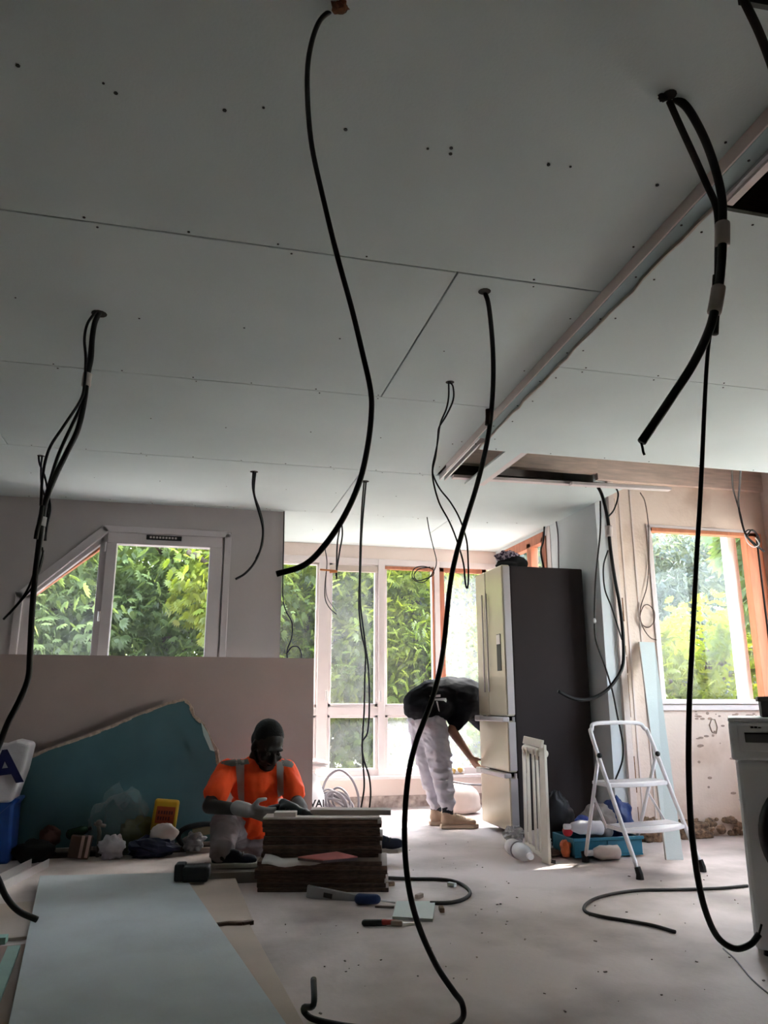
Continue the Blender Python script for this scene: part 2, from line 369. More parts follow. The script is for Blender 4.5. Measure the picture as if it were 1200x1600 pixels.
def bars_y(segs, y, d, name, m, par, bev=.004):
    mb = MB()
    for (p, q, wd) in segs: mb.bar((p[0], y+d/2, p[1]), (q[0], y+d/2, q[1]), d, wd, up=Vector((q[1]-p[1], 0, -(q[0]-p[0]))))
    return mb.build(name, m, par, bev=bev)
# casing
bars_y([((-1.255, 1.0), (-1.255, 1.70), .05), ((-1.265, 1.655), (-0.70, 2.20), .06), ((-0.73, 2.195), (0.215, 2.195), .05), ((0.20, 1.0), (0.20, 2.2), .05)], yf-.03, .05, 'window_casing', M_pvc, w1)
bars_y([((-1.20, 1.0), (-1.20, 1.72), .07), ((-1.225, 1.66), (-0.715, 2.13), .05), ((-0.715, 1.0), (-0.715, 2.16), .05), ((0.185, 1.0), (0.185, 2.17), .06)], yf, .06, 'fixed_frame', M_pvc, w1)
bars_y([((-0.655, 1.0), (-0.655, 2.085), .075), ((0.115, 1.0), (0.115, 2.085), .10), ((-0.69, 2.13), (0.16, 2.13), .09), ((-0.69, 1.03), (0.16, 1.03), .07)], yf-.02, .08, 'sash', M_pvc, w1)
MB().prism([(-1.17, yf+.03, 1.0), (-0.735, yf+.03, 1.0), (-0.735, yf+.03, 2.10), (-1.17, yf+.03, 1.70)], (0, .006, 0)).build('pane', M_glassdusty, w1)
MB().box(-0.62, 0.07, yf+.03, yf+.036, 1.05, 2.10).build('pane', M_glass, w1)
MB().prism([(-1.19, yf+.05, 1.715), (-1.175, yf+.05, 1.675), (-0.73, yf+.05, 2.06), (-0.735, yf+.05, 2.10)], (0, .05, 0)).build('outer_trim', M_orange, w1)
vt = MB().box(-0.41, -0.15, yf-.034, yf-.02, 2.125, 2.16).build('vent', M_black, w1, bev=.003)
for i in range(9): MB().box(-0.385+i*.023, -0.37+i*.023, yf-.036, yf-.033, 2.135, 2.15).build('vent_slot', M_tape, vt)
for z in (1.5, 2.02): MB().tube([(-.70, yf-.03, z), (-.70, yf-.03, z+.07)], .008).build('hinge', M_steel, w1)

# --- bay window wall
sill = 0.27; head = 2.275
bw = MB(); bw.box(XEND-.2, XP+.15, YB, YB+.2, 0, sill); bw.box(XEND-.2, XP+.15, YB, YB+.2, head, 2.8)
struct(bw.build('wall_bay', M_wall, None, origin=(1.7, YB, 0)), 'pale plaster wall below and above the bay window')
struct(MB().box(XEND, XP, YB-.012, YB, 0, .10).build('baseboard_bay', mat('dirty_skirting', (.55,.46,.42), .8, .2, 14, col2=(.22,.17,.15))), 'dirty skirting strip under bay window')
w2 = root('window_2', (1.7, YB, sill)); struct(w2, 'wide white framed bay window of tall panes over low panes')
d = 0.07
bars_y([((XEND, head-.025), (XP, head-.025), .06), ((XEND, sill+.03), (XP, sill+.03), .07), ((XEND, .845), (XP, .845), .075)], YB-.01, d, 'outer_frame', M_white, w2)
MB().box(XEND, XP, YB-.06, YB+.03, sill-.025, sill+.005).build('sill', M_white, w2, bev=.005)
px = lambda x, y=1000: onY(x, y, YB).x
posts = [(1.155, .10), (1.715, .065), (2.275, .055)]
for (x, wd) in posts:
    bars_y([((x, sill), (x, head), wd)], YB-.015, d+.01, 'mullion', M_white, w2)
ups = [(XEND+.02, 1.105, M_white, M_glass), (1.205, 1.68, M_white, M_glassdusty), (1.748, 2.245, M_white, M_glass), (2.305, 2.80, M_red, M_glassfrost)]
for i, (x0, x1, fm, gm) in enumerate(ups):
    t = .022 if i != 3 else .05
    if i == 1: t = .03
    s = bars_y([((x0+t/2, .88), (x0+t/2, head-.05), t), ((x1-t/2, .88), (x1-t/2, head-.05), t), ((x0, .895), (x1, .895), t*1.2), ((x0, head-.065), (x1, head-.065), t*1.3)], YB, .05, 'sash', fm, w2)
    MB().box(x0+t, x1-t, YB+.02, YB+.026, .90, head-.06).build('pane', gm, s)
bars_y([((1.748, head-.078), (2.245, head-.078), .03), ((2.236, .88), (2.236, head-.06), .018)], YB-.012, .05, 'red_bead', M_red, w2)
bars_y([((1.205, head-.10), (1.68, head-.10), .06)], YB-.005, .03, 'blind_box', mat('beige_blind', (.62,.52,.45), .8), w2)
los = [(XEND+.02, 1.10, M_white, M_glass), (1.205, 1.68, M_white, M_glassdusty), (1.748, 2.245, M_white, M_glassfrost), (2.305, 2.80, M_white, M_glassfrost)]
for i, (x0, x1, fm, gm) in enumerate(los):
    t = .03
    s = bars_y([((x0+t/2, .30), (x0+t/2, .815), t), ((x1-t/2, .30), (x1-t/2, .815), t), ((x0, .325), (x1, .325), t), ((x0, .80), (x1, .80), t)], YB, .05, 'sash', fm, w2)
    MB().box(x0+t, x1-t, YB+.02, YB+.026, .33, .80).build('pane', gm, s)
for x in (1.19, 1.70): MB().bar((x, YB-.03, .93), (x, YB-.03, 1.03), .02, .02).build('catch', M_steel, w2, bev=.004)

# --- partition at the right of the bay with a red framed side window
pw0, pw1 = 6.0, 6.95; pz0, pz1 = 0.80, 2.33
pp = MB(); TP = .12
pp.box(XP, XP+TP, YR, pw0, 0, 2.8); pp.box(XP, XP+TP, pw1, YB+.2, 0, 2.8); pp.box(XP, XP+TP, pw0, pw1, 0, pz0); pp.box(XP, XP+TP, pw0, pw1, pz1, 2.8)
struct(pp.build('wall_partition', M_part, None, origin=(XP, 6, 0)), 'blue grey board partition behind the fridge')
w4 = root('window_4', (XP, 6.5, pz0)); struct(w4, 'red framed side window of the bay above fridge')
mb = MB()
for (a, b) in [((pw0, pz0), (pw0, pz1)), ((pw1, pz0), (pw1, pz1)), ((pw0, pz0), (pw1, pz0)), ((pw0, pz1), (pw1, pz1)), ((6.3, pz0), (6.3, pz1))]:
    mb.bar((XP+.02, a[0], a[1]), (XP+.02, b[0], b[1]), .09, .07, up=(1, 0, 0))
mb.build('window_frame', M_red, w4, bev=.004)
MB().box(XP-.005, XP+.0, pw0-.12, pw0-.04, pz0, 2.40).build('casing', M_white, w4)
MB().box(XP+.03, XP+.036, pw0+.03, 6.27, pz0+.03, pz1-.03).build('pane', M_glass, w4)
MB().box(XP+.03, XP+.036, 6.33, pw1-.03, pz0+.03, pz1-.03).build('pane', M_glass, w4)
# corner edge strips where partition meets the right wall
struct(MB().box(XP+.10, XP+.15, YR-.03, YR, 0, 2.58).build('trim_3', M_wall, bev=.003), 'pale corner strip beside partition edge')
mb = MB()
z = 0.12
while z < 2.4:
    h = random.uniform(.05, .32); x = XP+.165+random.uniform(-.006, .006); mb.box(x-.006, x+random.uniform(.0,.006), YR-.006, YR-.0005, z, min(2.45, z+h)); z += h+random.uniform(0, .10)
struct(mb.build('trim_4', mat('rust_crack', (.30,.15,.07), .9, .3, 30)), 'broken rusty line of exposed wood down the corner')
for x in (XP+.20, XP+.30): struct(MB().box(x, x+.012, YR-.006, YR, .1, 2.55).build('trim_5', M_wall), 'thin vertical moulding on right wall')

# --- right wall facing camera, with window
rx0, rx1, rz0, rz1 = 3.37, 4.31, 0.94, 2.235
rw = MB(); TR = .16
rw.box(XP+TP, rx0, YR, YR+TR, 0, 2.585); rw.box(rx1, XR+.2, YR, YR+TR, 0, 2.585); rw.box(rx0, rx1, YR, YR+TR, 0, rz0); rw.box(rx0, rx1, YR, YR+TR, rz1, 2.585)
struct(rw.build('wall_right', M_dirtywall, None, origin=(3.7, YR, 0)), 'stained pinkish wall with window and crumbling base')
w3 = root('window_3', (3.84, YR, rz0)); struct(w3, 'window with orange inner frame and white sill in right wall')
bars_y([((rx0-.02, rz0), (rx0-.02, rz1+.02), .035), ((rx0-.04, rz1+.01), (rx1, rz1+.01), .03)], YR-.012, .012, 'casing', M_white, w3)
bars_y([((rx0+.012, rz0), (rx0+.012, rz1), .024)], YR+.02, .05, 'frame_stile', M_white, w3)
bars_y([((rx0, rz1-.015), (rx1, rz1-.015), .03), ((rx1-.05, rz0), (rx1-.05, rz1), .10), ((rx1+.02, rz0), (rx1+.02, rz1), .05)], YR-.02, .07, 'orange_frame', M_orange, w3)
bars_y([((rx1-.003, rz0), (rx1-.003, rz1), .012)], YR-.03, .02, 'dark_seal', M_black, w3)
MB().box(rx0-.06, XR, YR-.05, YR+.03, rz0-.03, rz0+.005).build('sill', M_white, w3, bev=.004)
MB().box(rx0-.05, XR, YR-.03, YR, rz0-.075, rz0-.035).build('sill_board', M_white, w3, bev=.004)
MB().box(rx0+.02, rx1-.09, YR+.06, YR+.066, rz0+.005, rz1-.02).build('pane', M_glass, w3)
MB().box(4.12, 4.20, YR+.09, YR+.17, rz0, rz1).build('outer_post', mat('bright_white_paint', (.92,.92,.92), .6, .01), w3)
# --- right side wall; its window is widened out of view to light the ceiling
sy0, sy1 = 2.55, 4.98
sw = MB(); sw.box(XR, XR+.2, YN, sy0, 0, 2.8); sw.box(XR, XR+.2, sy1, YR+.16, 0, 2.8); sw.box(XR, XR+.2, sy0, sy1, 0, rz0); sw.box(XR, XR+.2, sy0, sy1, rz1-.02, 2.8)
struct(sw.build('wall_side_right', M_wall, None, origin=(XR, 2, 0)), 'pale side wall at right edge of photo')
w5 = root('window_5', (XR, 4.2, rz0)); struct(w5, 'orange framed window in right side wall, unseen part added for light')
mb = MB()
for (a, b) in [((sy0, rz0), (sy0, rz1)), ((sy1, rz0), (sy1, rz1)), ((sy0, rz0), (sy1, rz0)), ((sy0, rz1-.02), (sy1, rz1-.02)), ((4.25, rz0), (4.25, rz1)), ((3.40, rz0), (3.40, rz1))]:
    mb.bar((XR+.0, a[0], a[1]), (XR+.0, b[0], b[1]), .07, .07, up=(1, 0, 0))
mb.build('window_frame', M_orange, w5, bev=.004)
MB().box(XR+.02, XR+.026, sy0+.03, 3.37, rz0+.03, rz1-.05).build('pane', M_glass, w5)
MB().box(XR+.02, XR+.026, 3.43, 4.22, rz0+.03, rz1-.05).build('pane', M_glass, w5)
MB().box(XR+.02, XR+.026, 4.28, sy1-.03, rz0+.03, rz1-.05).build('pane', M_glass, w5)
# unseen walls closing the room, darkened to cut bounce light
M_unseen = mat('unseen_wall_dark', (.20,.18,.17), .9, .1, 4)
struct(MB().box(XLW-.2, XLW, YN, YL+TH_, 0, 2.8).build('wall_left', M_unseen))
struct(MB().box(XLW-.2, XR+.2, YN-.2, YN, 0, 2.8).build('wall_front', M_unseen))
# crumbling plaster along the right wall's base
M_rubble = mat('brown_rubble', (.42,.27,.17), .95, .3, 30, .4, 60, col2=(.09,.06,.045))
mb = MB()
for i in range(90):
    x = random.uniform(3.25, 4.2); r = random.uniform(.008, .03)
    mb.ell((x, YR-.012-random.uniform(0,.03), random.uniform(.01,.12)), (r*1.4, r*.6, r), n=6, k=4)
o = mb.build('wall_crumble', M_rubble); tag(o, 'crumbling brown plaster along foot of the stained right wall', 'rubble', kind='stuff')
mb = MB()
for i in range(46):
    x = random.uniform(3.6, 4.2); r = random.uniform(.004, .014); z = random.choice([random.uniform(.80,.86), random.uniform(.2,.85)])
    mb.ell((x, YR-.001, z), (r*random.uniform(.6,3), .0007, r*.8), n=6, k=4)
mb.tube([(3.74, YR-.004, .80), (3.72, YR-.004, .76), (3.735, YR-.004, .71), (3.77, YR-.004, .70), (3.785, YR-.004, .745), (3.77, YR-.004, .80), (3.74, YR-.004, .80)], .0035, 5)
tag(mb.build('wall_stains', mat('dark_chip', (.46,.33,.26), .9, .2, 20)), 'dark chips and scuffs in plaster below right window sill', 'stain', kind='stuff')

# ================================================================== TREES OUTSIDE
M_leafA = leafmat('leaf_bright', (0.10, 0.15, 0.022), (0.23, 0.26, 0.045), 0.55)
M_leafB = leafmat('leaf_mid', (0.08, 0.12, 0.05), (0.145, 0.195, 0.075), 0.5)
M_leafC = leafmat('leaf_grey', (0.08, 0.105, 0.10), (0.155, 0.18, 0.175), 0.4)
M_bark = mat('bark', (0.09, 0.065, 0.045), 0.9, 0.3, 12, .5, 30)
def tree(name, label, x, y, h, rx, ry, rz, zc, m, n, size, seed, palm=5):
    g = np.random.default_rng(seed)
    t = root(name, (x, y, -0.4)); tag(t, label, 'tree', 'trees outside the windows')
    tb = MB(); tb.tube(spline([(x, y, -.4), (x+.1, y-.05, zc*.4), (x-.05, y+.05, zc), (x+.05, y, zc+rz*.6)], 5), [0.14*(1-.7*i/15) for i in range(16)], 8)
    for k in range(7):
        a = g.uniform(0, 6.28); z0 = zc-rz*.5+k*rz*.15
        tb.tube(spline([(x, y, z0), (x+rx*.4*math.cos(a), y+ry*.4*math.sin(a), z0+.25), (x+rx*.85*math.cos(a), y+ry*.85*math.sin(a), z0+.35)], 4), .035, 5)
    tb.build('trunk', M_bark, t, smooth=True)
    # clusters of leaflets in boughs
    nb = 90; bd = g.normal(size=(nb, 3)); bd /= np.linalg.norm(bd, axis=1)[:, None]
    bc = bd*g.uniform(.45, .95, (nb, 1))*np.array([rx, ry, rz]); br = g.uniform(.22, .5, nb)*min(rx, rz)
    idx = g.integers(0, nb, n); off = g.normal(size=(n, 3)); off /= np.linalg.norm(off, axis=1)[:, None]
    off *= (g.uniform(0.3, 1, n)**.5 * br[idx])[:, None]*np.array([1.2, 1.2, .8])
    c = bc[idx]+off
    out = off/np.linalg.norm(off, axis=1)[:, None]+bd[idx]*.6+np.array([0, 0, -.25])
    out /= np.linalg.norm(out, axis=1)[:, None]
    side = np.cross(out, g.normal(size=(n, 3))); side /= np.linalg.norm(side, axis=1)[:, None]
    up = np.cross(side, out)
    V = []; F = []
    s = size*g.uniform(.6, 1.25, n)
    for j in range(palm):
        a = (j-(palm-1)/2)*(2.0/palm if palm > 1 else 0)
        dv = out*math.cos(a)+side*math.sin(a); sv = -out*math.sin(a)+side*math.cos(a)
        droop = np.array([0, 0, -.35])
        p0 = c; tip = c+(dv+droop*.6)*s[:, None]; mid = c+(dv+droop*.15)*(s*.55)[:, None]
        wv = sv*(s*.17)[:, None]; rise = up*(s*.05)[:, None]
        V.append(np.stack([p0, mid+wv+rise, tip, mid-wv+rise], 1))
    V = np.concatenate(V, 0).reshape(-1, 3); nq = V.shape[0]//4
    me = bpy.data.meshes.new('crown'); me.vertices.add(len(V)); me.vertices.foreach_set('co', (V+np.array([0, 0, 0])).astype(np.float32).ravel())
    me.loops.add(nq*4); me.loops.foreach_set('vertex_index', np.arange(nq*4, dtype=np.int32))
    me.polygons.add(nq); me.polygons.foreach_set('loop_start', np.arange(0, nq*4, 4, dtype=np.int32)); me.polygons.foreach_set('loop_total', np.full(nq, 4, dtype=np.int32))
    me.update(); me.materials.append(m)
    o = bpy.data.objects.new('crown', me); COL.objects.link(o); o.parent = t; o.location = (0, 0, zc+.4); o['kind'] = 'stuff'
    return t
A_, B_, C_ = M_leafA, M_leafB, M_leafC
tree('leafy_tree', 'mid green tree filling the left pane of the slanted window', -2.6, 10.4, 5, 1.9, 1.3, 2.3, 1.9, B_, 15300, 0.106, 1)
tree('leafy_tree', 'green tree seen through right pane of the slanted window', -0.35, 11.0, 5, 1.7, 1.3, 2.4, 1.9, B_, 15300, 0.106, 2)
tree('leafy_tree', 'bright yellow green bough at top right of the slanted window', 0.25, 9.4, 5, .55, .5, 0.75, 2.35, A_, 1190, 0.099, 3)
tree('leafy_tree', 'bright green tree behind the leftmost bay panes', 1.7, 11.6, 5, 1.5, 1.2, 2.4, 1.8, A_, 15300, 0.106, 4)
tree('leafy_tree', 'bright green tree behind the middle bay panes', 3.2, 10.9, 5, 1.3, 1.2, 2.5, 1.7, A_, 16150, 0.099, 5)
tree('leafy_tree', 'greyish tree behind the red framed bay pane', 4.9, 12.2, 5, 1.6, 1.3, 2.5, 1.8, C_, 22100, 0.099, 6)
tree('leafy_tree', 'yellow green tree low in the right window', 6.2, 8.4, 4, 1.25, 1.0, 1.35, .75, A_, 11050, 0.099, 7)
tree('leafy_tree', 'silvery grey tree high in the right window', 8.6, 11.6, 6, 2.1, 1.5, 2.7, 2.1, C_, 34000, 0.079, 8)
tree('leafy_tree', 'dark tree between slanted window and bay', 0.9, 14.5, 6, 3.0, 1.5, 2.7, 2.0, B_, 8500, 0.132, 9)
tree('leafy_tree', 'dark tree far behind the bay window', 5.4, 15.5, 6, 3.2, 1.5, 2.8, 2.1, B_, 13600, 0.132, 10)
tree('leafy_tree', 'dark tree far behind the slanted window', -3.6, 14.2, 6, 3.0, 1.5, 2.8, 2.1, B_, 8500, 0.132, 11)
tree('leafy_tree', 'dark tree far behind the right window', 10.2, 14.2, 6, 3.0, 1.6, 2.8, 2.1, C_, 15300, 0.132, 12)
tree('leafy_tree', 'added unseen tree shading the right window from the sun', 6.75, 6.75, 6, 1.0, 1.0, 1.35, 2.75, B_, 6500, 0.200, 13)  # added out of view to trim the sun strip on the floor

tree('leafy_tree', 'added unseen tree shading the right side window from the sun', 7.5, 5.2, 6, 1.25, 1.5, 1.7, 3.0, B_, 8000, 0.200, 14)  # added out of view to keep direct sun out of the side window

tree('leafy_tree', 'dense tree further along the right side of the house', 7.8, 3.2, 6, 1.25, 1.3, 1.8, 3.1, B_, 7000, 0.200, 15)

tree('leafy_tree', 'added unseen slim tree blocking sun at the right side window', 7.0, 5.85, 6, .62, .45, 1.6, 3.4, B_, 3000, .16, 16)  # extra unseen crown that stops a stray sun patch by the washing machine

# ================================================================== BOARDS
# sheet on edge under the slanted window
bs = root('plasterboard_sheet', (-.2, 5.7, 0)); tag(bs, 'large pinkish grey plasterboard sheet standing on edge below the slanted window', 'plasterboard')
p = MB().prism([(-1.9, 5.60, 0.0), (0.855, 5.60, 0.0), (0.855, 5.66, 1.237), (-1.9, 5.66, 1.237)], (0, .0125, 0)).build('board', M_boardback, bs)
MB().prism([(-1.9, 5.618, 0.0), (0.845, 5.618, 0.0), (0.845, 5.678, 1.232), (-1.9, 5.678, 1.232)], (0, .0125, 0)).build('second_board', M_boardback, bs)
# torn teal board leaning against it
Yt = 5.56
pts = [(12,1310),(20,1240),(30,1192),(75,1172),(140,1150),(175,1136),(215,1118),(262,1100),(288,1094),(297,1102),(303,1120),(318,1132),(328,1155),(338,1172),(342,1200),(345,1260),(345,1318)]
poly = []
for i, (x, y) in enumerate(pts):
    q = onY(x, y, Yt); q.y = 5.46 + 0.11*max(0, q.z)/1.1; q.z = max(q.z, 0.0) if 0 < i < len(pts)-1 else 0.0; poly.append(q)
tb = root('torn_plasterboard', (-.4, 5.46, 0)); tag(tb, 'torn dark teal plasterboard piece leaning against the pinkish sheet', 'plasterboard')
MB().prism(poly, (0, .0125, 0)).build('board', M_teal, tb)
e = MB()
for a, b in zip(poly[2:-3], poly[3:-2]):
    n = 4
    for i in range(n):
        s = a.lerp(b, i/n); t = a.lerp(b, (i+1)/n); e.bar(s+Vector((0, .003, .004)), t+Vector((0, .003, .004)), .016+random.uniform(0,.006), .012+random.uniform(0,.012))
e.build('torn_paper_edge', mat('torn_paper', (.52,.40,.32), .9, .2, 40), tb)
q = onY(318, 1140, 5.5)
MB().prism([q+Vector((-.02,-.06,.05)), q+Vector((.03,-.06,-.02)), q+Vector((.08,-.06,-.14)), q+Vector((.05,-.06,-.13)), q+Vector((.0,-.06,-.03))], (0,.004,0)).build('paper_flap', mat('pale_flap', (.42,.52,.50), .8), tb)

def slab(name, label, cs, z0, z1, m, cat='plasterboard', group=None, edge=None, lab=True):
    mb = MB().prism([(x, y, z0) for x, y in cs], (0, 0, z1-z0)); o = mb.build(name, m, None, bev=.0015, segs=1); return tag(o, label, cat, group)
slab('plasterboard_sheet', 'big pale blue green plasterboard sheet lying nearest on the floor', [(-.725,4.66),(.0,4.555),(.40,1.85),(-.335,1.75)], .0255, .038, mat('toned_down_plasterboard', (.54,.59,.615), .85, .08, 2.5, .1, 60, col2=(.46,.50,.52), lo=.3, hi=.55))  # ceiling board colour darkened to stand for dimmer light on the floor
M_beige = mat('beige_board', (.60,.50,.43), .85, .08, 3)
slab('plasterboard_sheet', 'beige board under the pale blue green sheet, longer right edge', [(-.50,4.50),(.22,4.54),(.415,1.9),(-.30,1.7)], 0, .0125, M_beige)
pc = [(-.15,4.56),(.27,4.575),(.305,3.60),(.26,3.585),(.2,3.60),(.12,3.58),(.05,3.60),(-.12,3.59)]
fb = slab('board_offcut', 'short beige board with a broken dark end beside the blue green sheet', pc, .0128, .0253, M_beige, 'board')
be = MB()
for a, b in zip(pc[2:6], pc[3:7]): be.bar((a[0], a[1]-.008, .016), (b[0], b[1]-.008, .016), .02, .016)
be.build('broken_end', mat('dark_broken_edge', (.16,.11,.08), .9, .2, 30), fb)
slab('board_offcut', 'beige board sticking out left of the blue green sheet', [(-1.15,4.15),(-.62,4.22),(-.56,3.62),(-1.15,3.55)], 0, .0125, M_beige, 'board')
slab('board_offcut', 'brown board at the lower left edge of the photo', [(-1.1,3.45),(-.52,3.52),(-.35,1.8),(-.95,1.7)], 0, .0125, mat('brown_board', (.38,.28,.23), .85, .1, 4), 'board')
a = onZ(22, 1480, .02); b = onZ(0, 1535, .02); dd = (b-a).normalized()
tag(MB().bar(a, a+dd*.7, .045, .012).build('board_strip', mat('green_strip', (.30,.45,.40), .8), None), 'narrow green plasterboard strip on brown board at left', 'plasterboard')
a = onZ(2, 1468, .02)
tag(MB().bar(a+Vector((-.25,.0,.0)), a+Vector((.02,.0,0)), .05, .025).build('board_strip', mat('green_strip_light', (.35,.58,.52), .8), None), 'small mint green strip end at left photo edge', 'plasterboard')
# metal U profiles at left
for k, (A, B, lb) in enumerate([((-.80,5.10), (-.98,4.27), 'right')]):
    A = Vector((*A, 0)); B = Vector((*B, 0)); dv = (B-A).normalized(); sv = Vector((dv.y, -dv.x, 0))
    pr = root('metal_channel', (A+B)/2); tag(pr, 'pale galvanised U channel lying on floor left of the boards', 'metal channel')
    MB().bar(A+Vector((0,0,.002)), B+Vector((0,0,.002)), .10, .003).build('web', M_steel, pr)
    for s in (-1, 1): MB().bar(A+sv*s*.05+Vector((0,0,.022)), B+sv*s*.05+Vector((0,0,.022)), .003, .044).build('flange', M_steel, pr)

# ================================================================== PLANK STACK
M_plank = mat('brown_plank', (.17,.105,.075), .7, .3, 5, stretch=(1.5, 20, 30), col2=(.06,.036,.027))
M_planktop = mat('plank_top', (.15,.10,.075), .6, .1, 4, stretch=(1.5, 20, 20))
M_planks = [M_plank, mat('brown_plank_dark', (.12,.07,.05), .7, .3, 5, stretch=(1.5, 20, 30), col2=(.045,.026,.019)), mat('brown_plank_warm', (.21,.125,.085), .7, .3, 5, stretch=(1.5, 20, 30), col2=(.08,.046,.033))]
SO = Vector((.345, 4.20, 0)); su = Vector((.972, -.235, 0)); sv = Vector((.235, .972, 0))
def plank(i, u0, u1, v0, v1, z0, z1, label, grp, rot=0):
    r = root('wood_plank', SO+su*(u0+u1)/2+sv*(v0+v1)/2+Vector((0,0,z0))); tag(r, label, 'plank', grp)
    P = lambda u, v, z: SO+su*u+sv*v+Vector((0,0,z))
    MB().prism([P(u0,v0,z0), P(u1,v0,z0), P(u1,v1,z0), P(u0,v1,z0)], (0,0,z1-z0-.0022)).build('core', M_planks[i % 3], r, bev=.003, segs=1)
    MB().prism([P(u0,v0,z1-.0022), P(u1,v0,z1-.0022), P(u1,v1,z1-.0022), P(u0,v1,z1-.0022)], (0,0,.002)).build('veneer', M_planktop, r)
T = .0205
nlow = 7; ORD = ['first','second','third','fourth','fifth','sixth','seventh','eighth','ninth']
for i in range(nlow):
    e0 = random.uniform(-.012, .012); e1 = random.uniform(-.018, .012)
    plank(i, .02+e0, .68+e1-(.03 if i == nlow-1 else 0), 0+random.uniform(-.010,.008), .34, i*T, (i+1)*T,
          'brown plank on top of the lower pile, under the paper sheet' if i == nlow-1 else ('brown plank lying on the floor at bottom of the pile' if i == 0 else 'dark brown plank, %s from the floor in lower plank pile' % ORD[i]), 'planks in the lower pile')
nup = 9; zb = nlow*T
for i in range(nup):
    e0 = random.uniform(-.010, .010); e1 = random.uniform(-.02, .012)
    plank(i, .035+e0, .645+e1, .09+random.uniform(-.012,.010), .33, zb+i*T, zb+(i+1)*T,
          'brown plank topmost of the upper pile, under thin pale board' if i == nup-1 else 'dark brown plank, %s from the bottom of upper plank pile' % ORD[i], 'planks in the upper pile')
zt = zb+nup*T
P = lambda u, v, z: SO+su*u+sv*v+Vector((0,0,z))
M_lam = mat('pale_laminate', (.62,.55,.50), .55, .05, 5)
def cut(u0, u1, v0, v1, z0, z1, label, m=M_lam, sk=0):
    r = MB().prism([P(u0,v0,z0), P(u1,v0+sk,z0), P(u1,v1+sk,z0), P(u0,v1,z0)], (0,0,z1-z0)).build('board_offcut', m, None, bev=.002, segs=1); return tag(r, label, 'board')
cut(.03, .64, .085, .30, zt+.0005, zt+.011, 'thin pale board covering the upper plank pile')
cut(.085, .20, .10, .17, zt+.0115, zt+.034, 'short white topped block under the drill grip', mat('block_pale', (.66,.58,.52), .6))
cut(.27, .70, .17, .27, zt+.0115, zt+.038, 'long grey brown board reaching past the right end of plank pile', mat('grey_brown_board', (.36,.30,.26), .6, .1, 5), sk=-.02)
# paper and pink pad on the ledge
zl = nlow*T
pm = MB(); n = 10; pv = []
for i in range(n+1):
    for j in range(5):
        u = .05+.30*i/n; v = -.045+.13*j/4; z = zl+.002+.05*max(0, .35-i/n)*(j/4)+(-.02 if j == 0 else 0)*(1-abs(i/n-.5))+.004*math.sin(i*1.3)
        pv.append(P(u, v-.02*math.sin(i*.4), max(z, zl+.002) if j > 1 else z+.004))
pm.add(pv, [(i*5+j, (i+1)*5+j, (i+1)*5+j+1, i*5+j+1) for i in range(n) for j in range(4)])
o = pm.build('paper_sheet', mat('white_paper', (.74,.69,.66), .8, .03), None, smooth=True)
o.modifiers.new('s', 'SOLIDIFY').thickness = .0012; tag(o, 'curled white paper sheet on the ledge of lower planks', 'paper')
pk = root('pink_pad', P(.38,.02,zl)); tag(pk, 'pink pad with grey underside lying over the paper sheet', 'pad')
q = [P(.23,-.035,zl+.022), P(.36,-.075,zl+.016), P(.53,-.02,zl+.020), P(.42,.055,zl+.030)]
MB().prism(q, (0,0,.006)).build('pink_cover', mat('pink_card', (.72,.24,.23), .6, .06, 9), pk, bev=.001)
MB().prism([p_-Vector((0,0,.012)) for p_ in q], (0,0,.0115)).build('pad_body', mat('dark_pad', (.14,.11,.12), .8), pk, bev=.001)

# ================================================================== FRIDGE
fx0, fx1, fy0, fy1, fh = 2.275, 2.875, 5.30, 5.86, 1.925
fr = root('fridge', ((fx0+fx1)/2, (fy0+fy1)/2, 0)); tag(fr, 'tall dark sided fridge freezer with champagne doors facing the bay window', 'fridge')
M_frside = mat('fridge_side', (.036,.028,.029), .75, .06, 3, spec=.12)
M_frdoor = mat('champagne_door', (.66,.60,.47), .22, .05, 2, metal=0.25, spec=.5)
M_fredge = mat('door_edge_grey', (.50,.46,.47), .35, .03, metal=.4)
MB().box(fx0, fx1, fy0, fy1, .05, fh).build('body', M_frside, fr, bev=.008)
MB().box(fx0+.05, fx1-.03, fy0+.03, fy1-.03, .01, .06).build('plinth', M_black, fr)
for (x, y) in [(fx0+.06, fy0+.06), (fx0+.06, fy1-.06), (fx1-.06, fy0+.06), (fx1-.06, fy1-.06)]: MB().lathe([(.02,0),(.02,.03)], (x, y, 0), 12).build('foot', M_black, fr)
dx0, dx1 = 2.205, fx0-.004
def door(name, y0, y1, z0, z1, label=None):
    d_ = MB().box(dx0, dx1, y0, y1, z0, z1).build(name, M_frdoor, fr, bev=.012, segs=3)
    return d_
ym = 5.645
dr1 = door('door', fy0-.002, ym-.004, .825, fh+.008); dr2 = door('door', ym+.004, fy1+.002, .825, fh+.008)
dw1 = door('drawer', fy0-.002, fy1+.002, .44, .795); dw2 = door('drawer', fy0-.002, fy1+.002, .045, .41)
for (d_, y0, y1, z0, z1) in [(dr1, fy0, ym, .83, fh), (dw1, fy0, fy1, .445, .79), (dw2, fy0, fy1, .05, .405)]:
    MB().box(dx0+.012, dx1-.002, fy0-.0045, fy0-.0025, z0+.008, z1-.005).build('edge_panel', M_fredge, d_)
MB().box(dx0-.004, dx0+.002, 5.36, 5.44, 1.15, 1.42).build('dispenser_recess', M_black, dr1, bev=.004)
MB().box(dx0-.006, dx0-.002, 5.365, 5.435, 1.345, 1.415).build('dispenser_panel', M_fredge, dr1, bev=.003)
